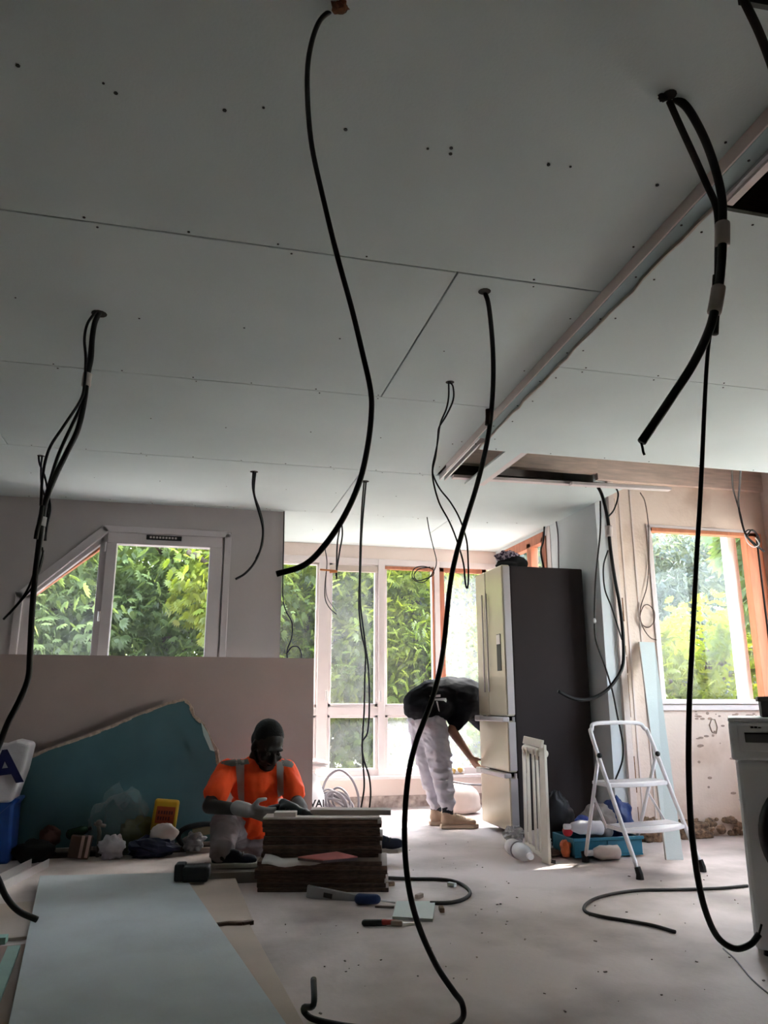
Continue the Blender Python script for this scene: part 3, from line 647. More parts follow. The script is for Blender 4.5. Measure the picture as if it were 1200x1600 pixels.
for (d_, z) in [(dw1, .80), (dw2, .415)]:
    MB().box(dx0-.035, dx0+.02, fy0-.004, fy1, z-.014, z+.020).build('handle', M_fredge, d_, bev=.008, segs=3)
    MB().box(dx0-.037, dx0+.0, fy1-.10, fy1+.004, z-.018, z+.024).build('handle_cap', M_steel, d_, bev=.006)
    MB().tube([(dx1-.02, fy0-.012, z-.01), (dx1-.02, fy0-.012, z+.02)], .010, 10).build('hinge', M_fredge, d_)
for (y) in (5.60, 5.69): MB().tube([(dx0-.012, y, 1.0), (dx0-.012, y, 1.75)], .006, 8).build('grip_bar', M_fredge, dr1 if y < ym else dr2)
# foil hanging off the door
cf = onY(812, 1318, 5.12)
# crumpled film round the near foot
def crumple(name, c, r, m, seed, parent=None, amp=.35, n=14, k=9, fold=5.0):
    g = random.Random(seed); vs = []; fs = []; of = Vector((g.uniform(0,99), g.uniform(0,99), g.uniform(0,99)))
    for i in range(k+1):
        a = math.pi*i/k
        for j in range(n):
            t = 2*math.pi*j/n; dv = Vector((math.sin(a)*math.cos(t), math.sin(a)*math.sin(t), math.cos(a)))
            s_ = 1+amp*noise.noise(dv*fold*.35+of)+amp*.55*(.5-2*abs(noise.noise(dv*fold*.8+of)))+amp*.25*(.5-2*abs(noise.noise(dv*fold*2.1+of)))
            v = Vector((dv.x*r[0]*s_, dv.y*r[1]*s_, dv.z*r[2]*s_)); v = v+Vector(c); v.z = max(v.z, c[2]-r[2]*.92); vs.append(v)
    for i in range(k):
        for j in range(n): fs.append((i*n+j, (i+1)*n+j, (i+1)*n+(j+1)%n, i*n+(j+1)%n))
    mb = MB().add(vs, fs)
    return mb.build(name, m, parent)
M_film = film('clear_film', a=.45)
bt = root('plastic_bottle', (2.0, 4.62, 0)); tag(bt, 'clear crushed plastic bottle lying in front of fridge foot', 'bottle')
ax = (Vector((1.965, 4.42, .05))-Vector((1.985, 4.78, .05))).normalized(); Mb = frame_M((1.985, 4.80, .052), ax.cross(Vector((0,0,1))), ax.cross(ax.cross(Vector((0,0,1)))))
Mb = Matrix((Vector((0,0,1)).cross(ax).normalized(), Vector((0,0,1)), ax)).transposed().to_4x4(); Mb.translation = Vector((1.985, 4.80, .052))
MB().lathe([(.018,0),(.045,.02),(.05,.06),(.044,.09),(.05,.12),(.044,.15),(.05,.19),(.047,.25),(.03,.31),(.016,.335),(.016,.35)], n=18, M=Mb).build('bottle_body', M_film, bt, smooth=True)
MB().lathe([(.0515,.10),(.0515,.15)], n=18, M=Mb).build('label', mat('grey_label', (.45,.45,.5), .4), bt)
MB().lathe([(.019,.335),(.019,.36)], n=14, M=Mb).build('cap', mat('white_cap', (.8,.8,.82), .4), bt)
o = crumple('plastic_film', (2.17, 5.17, .05), (.07, .05, .055), film('grey_film', (.55,.55,.58), .8, .25), 3, fold=9, amp=.5, n=20, k=14); tag(o, 'crumpled grey plastic wrap bunched at near foot of fridge', 'plastic wrap')
# cap and scarf on the fridge
cp = root('cloth_cap', (2.36, 5.47, fh)); tag(cp, 'black cap with a patterned purple scarf on top of fridge', 'cap')
cmb = MB(); cmb.ell((2.38, 5.48, fh+.05), (.12, .12, .065)); cmb.ell((2.30, 5.42, fh+.025), (.09,.10,.025)); cmb.capsule((2.45,5.45,fh+.03), (2.30,5.5,fh+.04), .035, .05)
blob('cap', cmb, mat('black_cloth', (.015,.015,.017), .9, .2, 20), cp, .012, 4)
crumple('scarf', (2.33, 5.48, fh+.105), (.085, .09, .045), mat('patterned_scarf', (.45,.36,.42), .9, .1, 55, col2=(.04,.025,.05), lo=.48, hi=.55), 5, cp, .35, 22, 14, 7)

# ================================================================== FOLDED RACK in front of the fridge
M_cream = mat('cream_plastic', (.72,.66,.58), .5, .05, 6)
fk = root('folded_rack', (2.15, 4.75, 0)); tag(fk, 'cream folded slatted rack standing on end beside the dark fridge side', 'folded rack')
b0 = Vector((2.055, 4.72, .0)); t0 = onY(820, 1160, 4.93); b1 = onZ(862, 1352); t1 = onY(853, 1165, 4.70)
b0 = onZ(824, 1338); wv = (b1-b0); hv = ((t0-b0)+(t1-b1))/2
dn = wv.cross(hv).normalized()
Q = lambda a, b, c=0: b0+wv*a+hv*b+dn*c
MB().prism([Q(.72,0,0), Q(1.0,0,0), Q(1.0,1.0,0), Q(.78,1.0,0)], dn*.02).build('side_panel', M_cream, fk, bev=.003)
for i, a in enumerate((-.03, .15)): MB().bar(Q(a,.02,.0), Q(a-.01,.96,.0), .013, .02, up=dn).build('slat', M_cream, fk, bev=.002)
for i, a in enumerate((.46, .63)): MB().bar(Q(a,.08,.01), Q(a-.02,.96,.01), .012, .016, up=dn).build('slat', M_cream, fk, bev=.002)
MB().tube([Q(-.10,.955,-.02), Q(.80,.92,-.02)], .026, 12).build('top_roller', M_cream, fk, smooth=True)
tbk = MB().bar(Q(.18,1.025,.03), Q(1.0,1.0,.03), .02, .05, up=hv).build('slotted_bar', M_cream, fk, bev=.004)
for i in range(4): MB().bar(Q(.30+i*.17,1.012,.018), Q(.36+i*.17,1.01,.018), .012, .035, up=hv).build('slot', M_black, tbk, bev=.003)
MB().bar(Q(.0,.10,.0), Q(1.0,-.0+.02,.0), .025, .025, up=hv).build('bottom_rail', M_cream, fk, bev=.003)
MB().bar(Q(.24,.72,.02), Q(.26,.12,.02), .010, .015, up=dn).build('inner_slat', M_cream, fk)
MB().bar(Q(.75,.02,-.01), Q(1.02,-.0+.03,-.01), .03, .02, up=hv).build('foot_block', M_black, fk)

# ================================================================== STEP LADDER
M_lad = mat('white_enamel', (.86,.83,.85), .35, .02, 5)
ld = root('step_ladder', (2.55, 4.25, 0)); tag(ld, 'white two step folding ladder standing on the concrete floor', 'ladder')
FL, FRt = onZ(1000, 1374), onZ(1098, 1362)
TL, TRt = onY(926, 1160, 4.30), onY(1016, 1162, 4.36)
TL.z = TRt.z = .72
RL, RR = onZ(915, 1347), onZ(992, 1334)
up_ = ((TL-FL).normalized()+(TRt-FRt).normalized()).normalized()
top = [FL+Vector((0,0,.02)), FL.lerp(TL, .5), TL, TL+up_*.05+(TRt-TL)*.04, TL+up_*.085+(TRt-TL)*.16, TRt+up_*.085-(TRt-TL)*.16, TRt+up_*.05-(TRt-TL)*.04, TRt, FRt.lerp(TRt, .5), FRt+Vector((0,0,.02))]
MB().tube(spline(top, 7), .0125, 10).build('front_frame', M_lad, ld, smooth=True)
HL = FL.lerp(TL, .86); HR = FRt.lerp(TRt, .86)
MB().tube([HL, RL+Vector((0,0,.02))], .011, 10).build('rear_leg', M_lad, ld, smooth=True)
MB().tube([HR, RR+Vector((0,0,.02))], .011, 10).build('rear_leg', M_lad, ld, smooth=True)
MB().tube([RL+Vector((0,0,.05)), RR+Vector((0,0,.05))], .009, 8).build('cross_bar', M_lad, ld, smooth=True)
for f, p_ in (('front_foot', FL), ('front_foot', FRt), ('rear_foot', RL), ('rear_foot', RR)):
    MB().tube([p_, p_+Vector((0,0,.025)), p_+Vector((-.005,.01,.06))], [.022, .019, .017], 10).build(f, M_black, ld)
for (h_, ext) in ((.30, .02), (.62, .0)):
    a = FL.lerp(TL, h_); b = FRt.lerp(TRt, h_); dep = Vector((0,1,0))*(.20)
    a2 = a+dep+Vector((.0,0,0)); b2 = b+dep; f0 = Vector((0,-.045-ext,0))
    zz = a.z
    pl = []
    for i in range(7): pl.append((a.lerp(b, i/6)+f0*math.sin(math.pi*i/6)).to_3d())
    pl += [b2, a2]
    for v in pl: v.z = zz
    st = MB().prism(pl, (0,0,.022)).build('step', M_lad, ld, bev=.006, segs=3)
    MB().prism([v+Vector((0,0,.0222)) for v in [pl[0].lerp(pl[-1], .2), pl[6].lerp(pl[-2], .2), pl[6].lerp(pl[-2], .9), pl[0].lerp(pl[-1], .9)]], (0,0,.002)).build('tread_mat', mat('grey_tread', (.55,.52,.55), .8), st)
for (A, B) in ((FL.lerp(TL,.30), RL.lerp(HL,.62)), (FRt.lerp(TRt,.30), RR.lerp(HR,.62))):
    MB().bar(A+Vector((0,.19,0)), B, .004, .014).build('brace', M_lad, ld)
for p_ in (HL, HR): MB().ell(p_+Vector((0,-.012,0)), (.016,.014,.016), n=10, k=6).build('pivot_knob', M_black, ld, smooth=True)

# ================================================================== CRATE & THINGS BEHIND THE LADDER
cr = root('tool_crate', (2.53, 4.68, 0)); tag(cr, 'teal blue open crate behind the ladder legs', 'crate')
M_crate = mat('teal_crate', (.03,.17,.26), .5, .08, 6)
MB().box(2.30, 2.76, 4.55, 4.85, .01, .02).build('crate_base', M_crate, cr)
for (x0,x1,y0,y1) in ((2.30,2.76,4.55,4.565),(2.30,2.76,4.835,4.85),(2.30,2.315,4.565,4.835),(2.745,2.76,4.565,4.835)): MB().box(x0,x1,y0,y1,.02,.115).build('crate_wall', M_crate, cr, bev=.004)
MB().box(2.29, 2.77, 4.54, 4.556, .10, .12).build('crate_rim', M_crate, cr, bev=.004)
MB().box(2.52, 2.535, 4.543, 4.553, .02, .10).build('crate_rib', M_crate, cr)
def lump(name, label, cat, c, r, m, seed, amp=.3, fold=5):
    o = crumple(name, c, r, m, seed, None, amp, 30, 20, fold); o.data.polygons.foreach_set('use_smooth', [True]*len(o.data.polygons)); return tag(o, label, cat)
lump('blue_bag', 'dark blue plastic bag in the right end of the crate', 'bag', (2.70, 4.72, .20), (.09,.08,.12), mat('blue_plastic', (.02,.05,.20), .4, .2, 10), 11)
lump('work_cloth', 'crumpled grey cloth heaped in the middle of crate', 'cloth', (2.55, 4.70, .19), (.10,.09,.10), mat('grey_cloth', (.30,.27,.26), .9, .2, 10), 12)
lump('dark_bag', 'black bag sitting at back left of the crate', 'bag', (2.36, 4.92, .17), (.11,.06,.165), mat('black_plastic', (.02,.02,.025), .4, .2, 10), 13)
lump('blue_rag', 'bright blue rag on crate beside the grey cloth', 'rag', (2.43, 4.68, .19), (.05,.05,.04), mat('bright_blue', (.04,.08,.35), .6), 14)
def bottle(name, label, c, ax, L, r, m, cm, cat='bottle'):
    rt = root(name, c); tag(rt, label, cat); ax = Vector(ax).normalized(); x = ax.cross(Vector((0,0,1))).normalized()
    M = Matrix((x, ax.cross(x)*-1, ax)).transposed().to_4x4()
    M = Matrix((x, ax.cross(x), ax)).transposed().to_4x4(); M.translation = Vector(c)
    MB().lathe([(r*.6,0),(r,.012),(r*.95,L*.2),(r,L*.3),(r*.95,L*.4),(r,L*.6),(r*.6,L*.8),(r*.35,L*.86)], n=16, M=M).build('bottle_body', m, rt, smooth=True)
    MB().lathe([(r*.4,L*.86),(r*.4,L)], n=12, M=M).build('bottle_cap', cm, rt)
M_clearb = film('bottle_plastic', (.75,.75,.8), .75, .15)
bottle('plastic_bottle', 'pale clear bottle lying across the crate contents', (2.52, 4.60, .165), (-1, -.1, .08), .27, .042, M_clearb, mat('pale_cap', (.7,.7,.75), .4))
bottle('plastic_bottle', 'short white bottle lying low at the crate front', (2.56, 4.48, .045), (-1, .1, .0), .20, .042, mat('milky_plastic', (.66,.58,.55), .4), mat('pale_cap', (.7,.7,.75)))
lump('red_lid', 'round red plastic lid beside the crate corner', 'lid', (2.285, 4.60, .155), (.032,.03,.032), mat('red_plastic', (.55,.03,.05), .35), 15, .05)
lump('orange_pouch', 'small orange pouch squeezed beside the crate', 'pouch', (2.265, 4.60, .055), (.03,.04,.05), mat('orange_plastic', (.60,.13,.04), .5), 16)
lump('paper_bag', 'crumpled white paper bag on floor between rack and crate', 'paper bag', (2.20, 4.84, .06), (.075,.08,.065), mat('white_bag', (.70,.66,.66), .8), 17, .45, 7)
lump('wet_cloth', 'flat dark cloth under the crumpled white paper bag', 'cloth', (2.21, 4.70, .02), (.07,.06,.02), mat('dark_rag', (.10,.07,.06), .9), 18)
# leaning plasterboard strip on right wall
A0, A1 = onZ(1040, 1343), onZ(1066, 1343); B0, B1 = onY(998, 1003, 5.085), onY(1021, 1004, 5.085)
ls = root('plasterboard_strip', (A0+A1)/2); tag(ls, 'tall narrow blue green plasterboard strip leaning on right wall', 'plasterboard')
MB().prism([A0, A1, B1, B0], (0, -.0125, 0)).build('board', M_board, ls)
MB().prism([A0+Vector((-.004,0,0)), A0, B0, B0+Vector((-.004,0,0))], (0, -.0125, 0)).build('cut_edge', M_boardedge, ls)
tag(MB().obox(Matrix.Translation((3.93, 4.98, .035)) @ Matrix.Rotation(.3,4,'Z'), .11, .06, .07).build('wood_block', mat('orange_wood', (.62,.34,.12), .7, .15, 8), None, bev=.004), 'small orange wood block at foot of stained wall', 'wood block')
lump('rubble_lump', 'dark rubble lump beside the leaning strip at wall foot', 'rubble', (3.10, 4.99, .07), (.09,.05,.08), M_rubble, 19, .4, 7)
lump('rubble_lump', 'brown rubble heap at the wall foot right of the ladder', 'rubble', (3.45, 5.03, .05), (.16,.04,.06), M_rubble, 20, .4, 7)

# ================================================================== WASHING MACHINE
M_wash = mat('white_appliance', (.90,.91,.93), .35, .02, 4)
WX, WY = 2.085, 2.74   # near left front corner of the front face
ws = root('washing_machine', (2.4, 2.9, 0)); tag(ws, 'white front loading washing machine at right edge of photo', 'washing machine')
wa = R(-37.5); wu = Vector((math.cos(wa), math.sin(wa), 0)); wvv = Vector((-math.sin(wa), math.cos(wa), 0))
Mw = Matrix((wu, wvv, Vector((0,0,1)))).transposed().to_4x4(); Mw.translation = Vector((WX, WY, 0))
MB().box(.012, .60, .012, .56, .02, .70).xf(Mw).build('cabinet', M_wash, ws, bev=.02, segs=3)
MB().box(0, .60, 0, .56, .70, .845).xf(Mw).build('control_panel', M_wash, ws, bev=.012, segs=3)
MB().box(0, .60, 0, .57, .845, .862).xf(Mw).build('top_plate', M_wash, ws, bev=.006)
dwr = MB().box(.03, .19, -.004, .01, .735, .835).xf(Mw).build('detergent_drawer', M_wash, ws, bev=.004)
MB().box(.055, .165, -.006, .0, .768, .805).xf(Mw).build('drawer_grip', mat('grip_grey', (.13,.13,.135), .5), dwr, bev=.003)
MB().box(.055, .165, -.0075, -.002, .800, .806).xf(Mw).build('grip_lip', M_black, dwr)
for i, (dx, h) in enumerate(((.085, .016), (.098, .016), (.112, .010))): MB().tube([Mw @ Vector((dx, -.005, .823)), Mw @ Vector((dx, -.005, .823+h*.4))], .0055, 8).build('panel_mark', M_black, dwr)
Md = Mw @ Matrix.Translation((.29, -.002, .43)) @ Matrix.Rotation(R(90), 4, 'X')
MB().lathe([(.225,0),(.225,.015),(.20,.035),(.16,.04),(.15,.03)], n=40, M=Md).build('door_ring', M_black, ws, smooth=True)
MB().lathe([(.155,.03),(.14,.045),(.08,.06),(.02,.065)], n=32, M=Md).build('door_glass', mat('smoked_glass', (.01,.015,.02), .05, spec=.6), ws, smooth=True)
for (x, y) in ((.06,.05),(.54,.05),(.06,.5),(.54,.5)): MB().lathe([(.022,0),(.018,.03)], n=10, M=Mw @ Matrix.Translation((x,y,0))).build('foot', M_black, ws)
MB().lathe([(.03,-.015),(.03,.02)], n=16, M=Mw @ Matrix.Translation((.45,-.002,.78)) @ Matrix.Rotation(R(90),4,'X')).build('programme_dial', M_fredge, ws)
db = root('dark_box', Mw @ Vector((.16,.25,.862))); tag(db, 'dark box standing on top of washing machine', 'box')
MB().box(.13, .37, .14, .40, .862, .93).xf(Mw).build('box', mat('dark_box_card', (.10,.09,.09), .7), db, bev=.004); MB().box(.12, .38, .13, .41, .925, .945).xf(Mw).build('lid', mat('dark_box_lid', (.13,.12,.115), .6), db, bev=.003)

# ================================================================== CABLES
def pp(pts): return [onY(*p) for p in pts]
def cable(name, label, pts, r, m=None, grp=None, n=8, world=False, cat='cable', k=7):
    P_ = pts if world else pp(pts)
    o = MB().tube(spline(P_, k), r, n).build(name, m or M_black, None, smooth=True); return tag(o, label, cat, grp)
def strand(name, par, pts, r, m=None, n=7, world=False, k=7):
    P_ = list(pts) if world else pp(pts)
    if abs(P_[0].z-ZC) < .12: P_[0] = P_[0].copy(); P_[0].z = ZC+.008
    return MB().tube(spline(P_, k), r, n).build(name, m or M_black, par, smooth=True)
def band(name, par, pts, i, j, r, m=None):
    s = spline(pp(pts), 10); L = len(s)-1
    a = int(L*i); b = max(a+2, int(L*j)); return MB().tube(s[a:b+1], r, 12).build(name, m or M_tape, par, smooth=True)
def hole(par, p, r, rust=False):
    h = MB().lathe([(r*1.5, -.0015), (r*1.5, .004)], (p.x, p.y, ZC), 12).build('hole', M_backing, par)
    if rust: crumple('rust_collar', (p.x-.004, p.y-.006, ZC-.006), (r*1.7, r*1.5, .012), mat('rusty_collar', (.30,.13,.06), .9, .3, 40), 77, par, .5, 12, 8, 6)
    return h
CEILG = 'loose cables hanging from the ceiling'
# A: single conduit hanging in the middle
Y1 = 1.36
ca = root('ceiling_cable', onZ(530, 15, ZC)); tag(ca, 'thick black conduit hanging nearest, ending in the air before the bay window', 'cable', CEILG)
strand('conduit', ca, [(534,5,Y1),(524,14,Y1),(500,32,Y1),(485,75,Y1),(480,130,Y1),(486,220,Y1),(505,310,Y1),(527,400,Y1),(549,480,Y1),(566,550,Y1),(579,610,Y1),(580,650,Y1),(574,700,Y1),(561,755,Y1),(536,810,Y1),(505,855,Y1),(475,883,Y1),(432,897,Y1)], .0056, n=10)
hole(ca, onZ(532, 12, ZC), .011, True)
# B: long conduit to the floor
Y2 = 2.40
pb = pp([(757,455,Y2),(764,480,Y2),(770,545,Y2),(770,610,Y2),(763,680,Y2),(746,755,Y2),(720,840,Y2),(704,910,Y2),(692,1020,Y2),(676,1090,Y2),(650,1160,Y2),(637,1220,Y2),(632,1300,Y2),(637,1375,Y2),(652,1440,Y2),(680,1505,Y2),(708,1548,Y2)])
pb += [onZ(722, 1568, .05), onZ(722, 1592, .012), onZ(695, 1608, .01), onZ(640, 1612, .01), onZ(560, 1606, .01), onZ(495, 1594, .011), onZ(477, 1583, .02), onZ(474, 1570, .045)+Vector((0,-.02,0)), onZ(482, 1550, .085)+Vector((0,-.10,0)), onY(490, 1530, 2.52)]
cb = root('ceiling_cable', (.9, 2.4, 0)); tag(cb, 'long black conduit hanging right of centre down to the floor', 'cable', CEILG)
strand('conduit', cb, pb, .0090, n=10, world=True)
hole(cb, onZ(757, 455, ZC), .016)
band('scuffed_sleeve', cb, [(763,640,Y2),(763,652,Y2),(762,664,Y2)], 0, 1, .0103, mat('scuff', (.10,.08,.07), .8))
# C: taped bundle at upper right
Y3 = 1.40
cc = root('cable_bundle', onZ(1045, 148, ZC)); tag(cc, 'taped bundle of thick black conduits hanging at upper right', 'cable', CEILG)
thick = [(1052,140,Y3),(1075,170,Y3),(1100,215,Y3),(1118,265,Y3),(1128,310,Y3),(1129,345,Y3),(1128,400,Y3),(1122,455,Y3),(1110,510,Y3),(1085,565,Y3),(1050,620,Y3),(1020,665,Y3),(1003,690,Y3)]
strand('conduit', cc, thick, [.0115]*90 if False else .0105, n=12)
strand('conduit', cc, [(1043,143,Y3+.01),(1062,195,Y3+.01),(1085,245,Y3+.01),(1105,290,Y3+.015),(1118,320,Y3+.015),(1122,350,Y3+.015),(1122,400,Y3+.015),(1121,460,Y3+.015),(1118,500,Y3+.015),(1117,522,Y3+.015)], .0085, M_blackdust, n=12)
strand('bare_wire', cc, [(1002,692,Y3),(1004,700,Y3),(1005,706,Y3),(1007,711,Y3)], .0028)
band('tape', cc, thick, .425, .475, .0175); band('tape', cc, thick, .58, .635, .0165)
hole(cc, onZ(1046, 148, ZC), .012)
crumple('cut_end', tuple(onZ(1036, 152, ZC-.006)), (.012, .009, .012), M_blackdust, 5, cc, .4)
tail = [(1116,430,Y3+.01),(1112,500,Y3+.01),(1105,560,Y3+.01),(1100,650,Y3+.02),(1095,760,Y3+.04),(1088,880,Y3+.06),(1082,1000,Y3+.08),(1077,1100,Y3+.1),(1076,1200,Y3+.12),(1080,1290,Y3+.14),(1090,1370,Y3+.16),(1103,1425,Y3+.18),(1122,1465,Y3+.2),(1148,1482,Y3+.2),(1172,1476,Y3+.2),(1186,1460,Y3+.2)]
strand('long_tail', cc, tail, [.0040+.0028*min(1, i/70) for i in range(15*7+1)], n=9)
strand('bare_wire', cc, [(1185,1462,Y3+.2),(1188,1452,Y3+.2),(1190,1444,Y3+.2)], .0025)
# D: taped bundle at left
Y4 = 2.90
cd = root('cable_bundle', onZ(155, 490, ZC)); tag(cd, 'taped bundle of black cables hanging at left over the slanted window', 'cable', CEILG)
Dm = [(156,490,Y4),(148,505,Y4),(144,530,Y4),(142,560,Y4),(136,590,Y4),(132,625,Y4),(122,670,Y4),(103,710,Y4),(86,745,Y4),(72,780,Y4),(65,815,Y4),(61,850,Y4),(55,900,Y4),(50,960,Y4),(47,1020,Y4),(44,1060,Y4),(30,1095,Y4),(12,1130,Y4),(-4,1170,Y4)]
Dd = pp(Dm)+[onY(-40,1250,Y4), onY(-30,1330,3.0), onY(-5,1370,3.05), onY(10,1402,3.08), onY(30,1424,3.1), onY(58,1437,3.12)]
strand('conduit', cd, Dd, .0105, n=10, world=True)
strand('cable', cd, [(152,488,Y4-.01),(137,505,Y4-.01),(132,530,Y4-.01),(134,560,Y4-.015),(132,600,Y4-.02),(126,625,Y4-.02),(100,665,Y4-.02),(80,695,Y4-.02),(71,720,Y4-.02),(66,750,Y4-.02),(64,790,Y4-.015)], .0055)
strand('cable', cd, [(154,488,Y4+.012),(144,520,Y4+.014),(139,560,Y4+.014),(134,590,Y4+.014),(128,630,Y4+.014),(112,665,Y4+.014),(98,695,Y4+.014),(88,720,Y4+.014),(76,760,Y4+.014),(66,800,Y4+.014)], .0065)
strand('cable', cd, [(66,790,Y4-.014),(63,810,Y4-.016),(58,830,Y4-.016),(56,842,Y4-.016)], .008)
band('tape', cd, Dm, .215, .245, .017); band('tape', cd, Dm, .545, .57, .0165, mat('white_tape', (.75,.72,.72), .5))
hole(cd, onZ(155, 490, ZC), .02)
strand('thin_wire', cd, [(60,830,Y4),(58,870,Y4),(50,905,Y4),(38,930,Y4),(22,950,Y4),(5,968,Y4)], .004)
strand('thin_wire', cd, [(68,860,Y4),(62,885,Y4),(52,915,Y4),(30,942,Y4),(14,960,Y4)], .0035)
# E: thin twisted wires behind that bundle
Ye = 4.87
ce = root('ceiling_wire', onZ(65, 712, ZC)); tag(ce, 'thin twisted wire pair hanging behind the left cable bundle', 'wire', CEILG)
strand('wire', ce, [(60,711,Ye),(62,725,Ye),(70,745,Ye),(76,775,Ye),(79,795,Ye),(74,820,Ye),(70,845,Ye)], .0065)
strand('wire', ce, [(66,711,Ye),(64,735,Ye),(66,765,Ye),(76,785,Ye),(74,805,Ye),(72,830,Ye),(71,845,Ye)], .0065)
strand('wire', ce, [(66,855,Ye),(67,870,Ye),(62,890,Ye),(58,900,Ye)], .006)
hole(ce, onZ(64, 712, ZC), .015)
# F
Yf = 4.89
cf_ = root('ceiling_wire', onZ(397, 737, ZC)); tag(cf_, 'pair of black wires hanging right of the slanted window', 'wire', CEILG)
strand('wire', cf_, [(396,737,Yf),(395,760,Yf),(400,785,Yf),(408,812,Yf),(411,832,Yf),(407,858,Yf),(397,880,Yf),(383,896,Yf),(368,905,Yf)], .0075)
strand('wire', cf_, [(399,737,Yf+.02),(397,770,Yf+.02),(405,795,Yf+.02),(411,820,Yf+.02),(410,850,Yf+.02),(400,873,Yf+.02)], .0065)
hole(cf_, onZ(397, 737, ZC), .018)
# G
Yg = 3.20
cg = root('ceiling_wire', onZ(703, 597, ZC)); tag(cg, 'pair of wires twisting down to a long narrow loop before the fridge', 'wire', CEILG)
strand('wire', cg, [(701,596,Yg),(701,620,Yg),(697,640,Yg),(688,662,Yg),(684,690,Yg),(680,710,Yg),(676,730,Yg),(677,752,Yg),(686,785,Yg),(702,815,Yg),(714,845,Yg),(724,880,Yg),(727,910,Yg),(730,919,Yg),(732,905,Yg),(731,865,Yg),(728,840,Yg),(718,810,Yg),(704,785,Yg),(688,765,Yg),(679,748,Yg),(676,735,Yg),(681,712,Yg-.01),(684,685,Yg-.01),(686,668,Yg-.01),(697,650,Yg-.01),(708,625,Yg-.01),(708,605,Yg-.01),(703,597,Yg)], .0042, n=6, k=5)
hole(cg, onZ(703, 597, ZC), .014)
# H
Yh = 4.94
chh = root('ceiling_wire', onZ(570, 752, ZC)); tag(chh, 'two long thin wires hanging down past the middle bay panes to the floor', 'wire', CEILG)
strand('wire', chh, [(569,752,Yh),(565,800,Yh),(563,850,Yh),(562,900,Yh),(561,950,Yh),(565,990,Yh),(571,1020,Yh),(570,1060,Yh),(569,1110,Yh),(566,1160,Yh),(567,1190,Yh),(569,1230,Yh),(563,1270,Yh),(560,1310,Yh)], .0058)
strand('wire', chh, [(572,752,Yh+.02),(566,820,Yh+.02),(564,870,Yh+.02),(563,940,Yh+.02),(570,1000,Yh+.02),(576,1050,Yh+.02),(577,1110,Yh+.02),(574,1145,Yh+.02),(566,1160,Yh+.02),(568,1185,Yh+.02),(577,1215,Yh+.02),(579,1245,Yh+.02),(575,1280,Yh+.02),(573,1315,Yh+.02)], .0058)
hole(chh, onZ(570, 752, ZC), .02)
# I
Yi = 6.2
ci = root('ceiling_wire', onZ(533, 817, ZC)); tag(ci, 'doubled wire with an orange connector hanging before leftmost bay panes', 'wire', CEILG)
strand('wire', ci, [(526,905,Yi),(526,880,Yi),(527,850,Yi),(530,830,Yi),(533,817,Yi),(535,835,Yi),(531,860,Yi),(527,885,Yi),(525,900,Yi)], .0068)
strand('wire', ci, [(508,858,Yi),(511,880,Yi),(508,910,Yi),(508,935,Yi),(515,950,Yi),(526,960,Yi)], .004)
strand('wire', ci, [(511,880,Yi),(509,915,Yi),(512,935,Yi),(522,950,Yi),(526,955,Yi)], .0035, M_greycable)
MB().bar(onY(500,890,Yi), onY(526,892,Yi), .014, .014).build('connector', mat('orange_connector', (.72,.25,.08), .5), ci, bev=.003)
MB().bar(onY(515,894,Yi-.01), onY(527,893,Yi-.01), .018, .016).build('connector_end', mat('orange_connector', (.72,.25,.08), .5), ci, bev=.003)
# J
Yj = 5.84
cj = root('ceiling_wire', onZ(668, 808, ZC)); tag(cj, 'single thin wire ending in a small coil over third bay pane', 'wire', CEILG)
coil = [(667,808,Yj),(671,830,Yj),(677,855,Yj),(682,877,Yj),(678,892,Yj),(665,908,Yj),(652,909,Yj),(644,900,Yj),(648,888,Yj),(662,885,Yj),(676,890,Yj),(677,898,Yj),(666,904,Yj),(652,907,Yj),(647,898,Yj),(655,889,Yj),(672,886,Yj)]
strand('wire', cj, coil, .0042, n=6)
# K right bundle by the partition edge
Yk = 4.62
ck = root('cable_bundle', onY(937, 752, Yk)); tag(ck, 'curving black conduit with thin wires hanging before the partition edge', 'cable', CEILG)
km = [(930,748,Yk),(941,775,Yk),(950,815,Yk),(953,850,Yk),(960,900,Yk),(969,950,Yk),(974,1000,Yk),(973,1040,Yk),(960,1065,Yk),(942,1083,Yk),(918,1093,Yk),(895,1091,Yk),(872,1080,Yk)]
strand('conduit', ck, km, .0115, n=10)
strand('thin_wire', ck, [(938,783,Yk),(938,830,Yk),(931,900,Yk),(929,960,Yk),(931,1000,Yk),(945,1040,Yk),(957,1080,Yk),(965,1120,Yk),(973,1160,Yk),(972,1190,Yk),(960,1222,Yk)], .006)
strand('thin_wire', ck, [(950,860,Yk),(943,885,Yk),(945,920,Yk),(956,950,Yk),(972,1000,Yk)], .0055)
strand('thin_wire', ck, [(958,752,Yk),(966,772,Yk),(960,795,Yk),(950,808,Yk)], .006)
MB().ell(onY(929, 970, Yk-.01), (.011,.011,.018), n=10, k=6).build('wire_nut', mat('white_nut', (.85,.83,.82), .4), ck)
band('tape', ck, km, .185, .225, .025, mat('pale_tape', (.72,.62,.60), .4))
# L right wall wire with ring
Yl = YR-.02
cl = root('wall_wire', onY(1003, 770, Yl)); tag(cl, 'thin brown wire with one ring loop hanging on right wall', 'wire')
strand('wire', cl, [(1000,765,Yl-.3),(1008,785,Yl-.2),(1013,820,Yl-.08),(1014,870,Yl),(1011,915,Yl),(1002,945,Yl),(1000,962,Yl),(1004,976,Yl),(1014,980,Yl),(1022,970,Yl),(1022,955,Yl),(1013,945,Yl-.008),(1005,948,Yl-.01),(1000,965,Yl-.008),(1006,983,Yl),(1016,996,Yl),(1026,1000,Yl)], .0042, mat('brown_wire', (.14,.09,.07), .6), n=6)
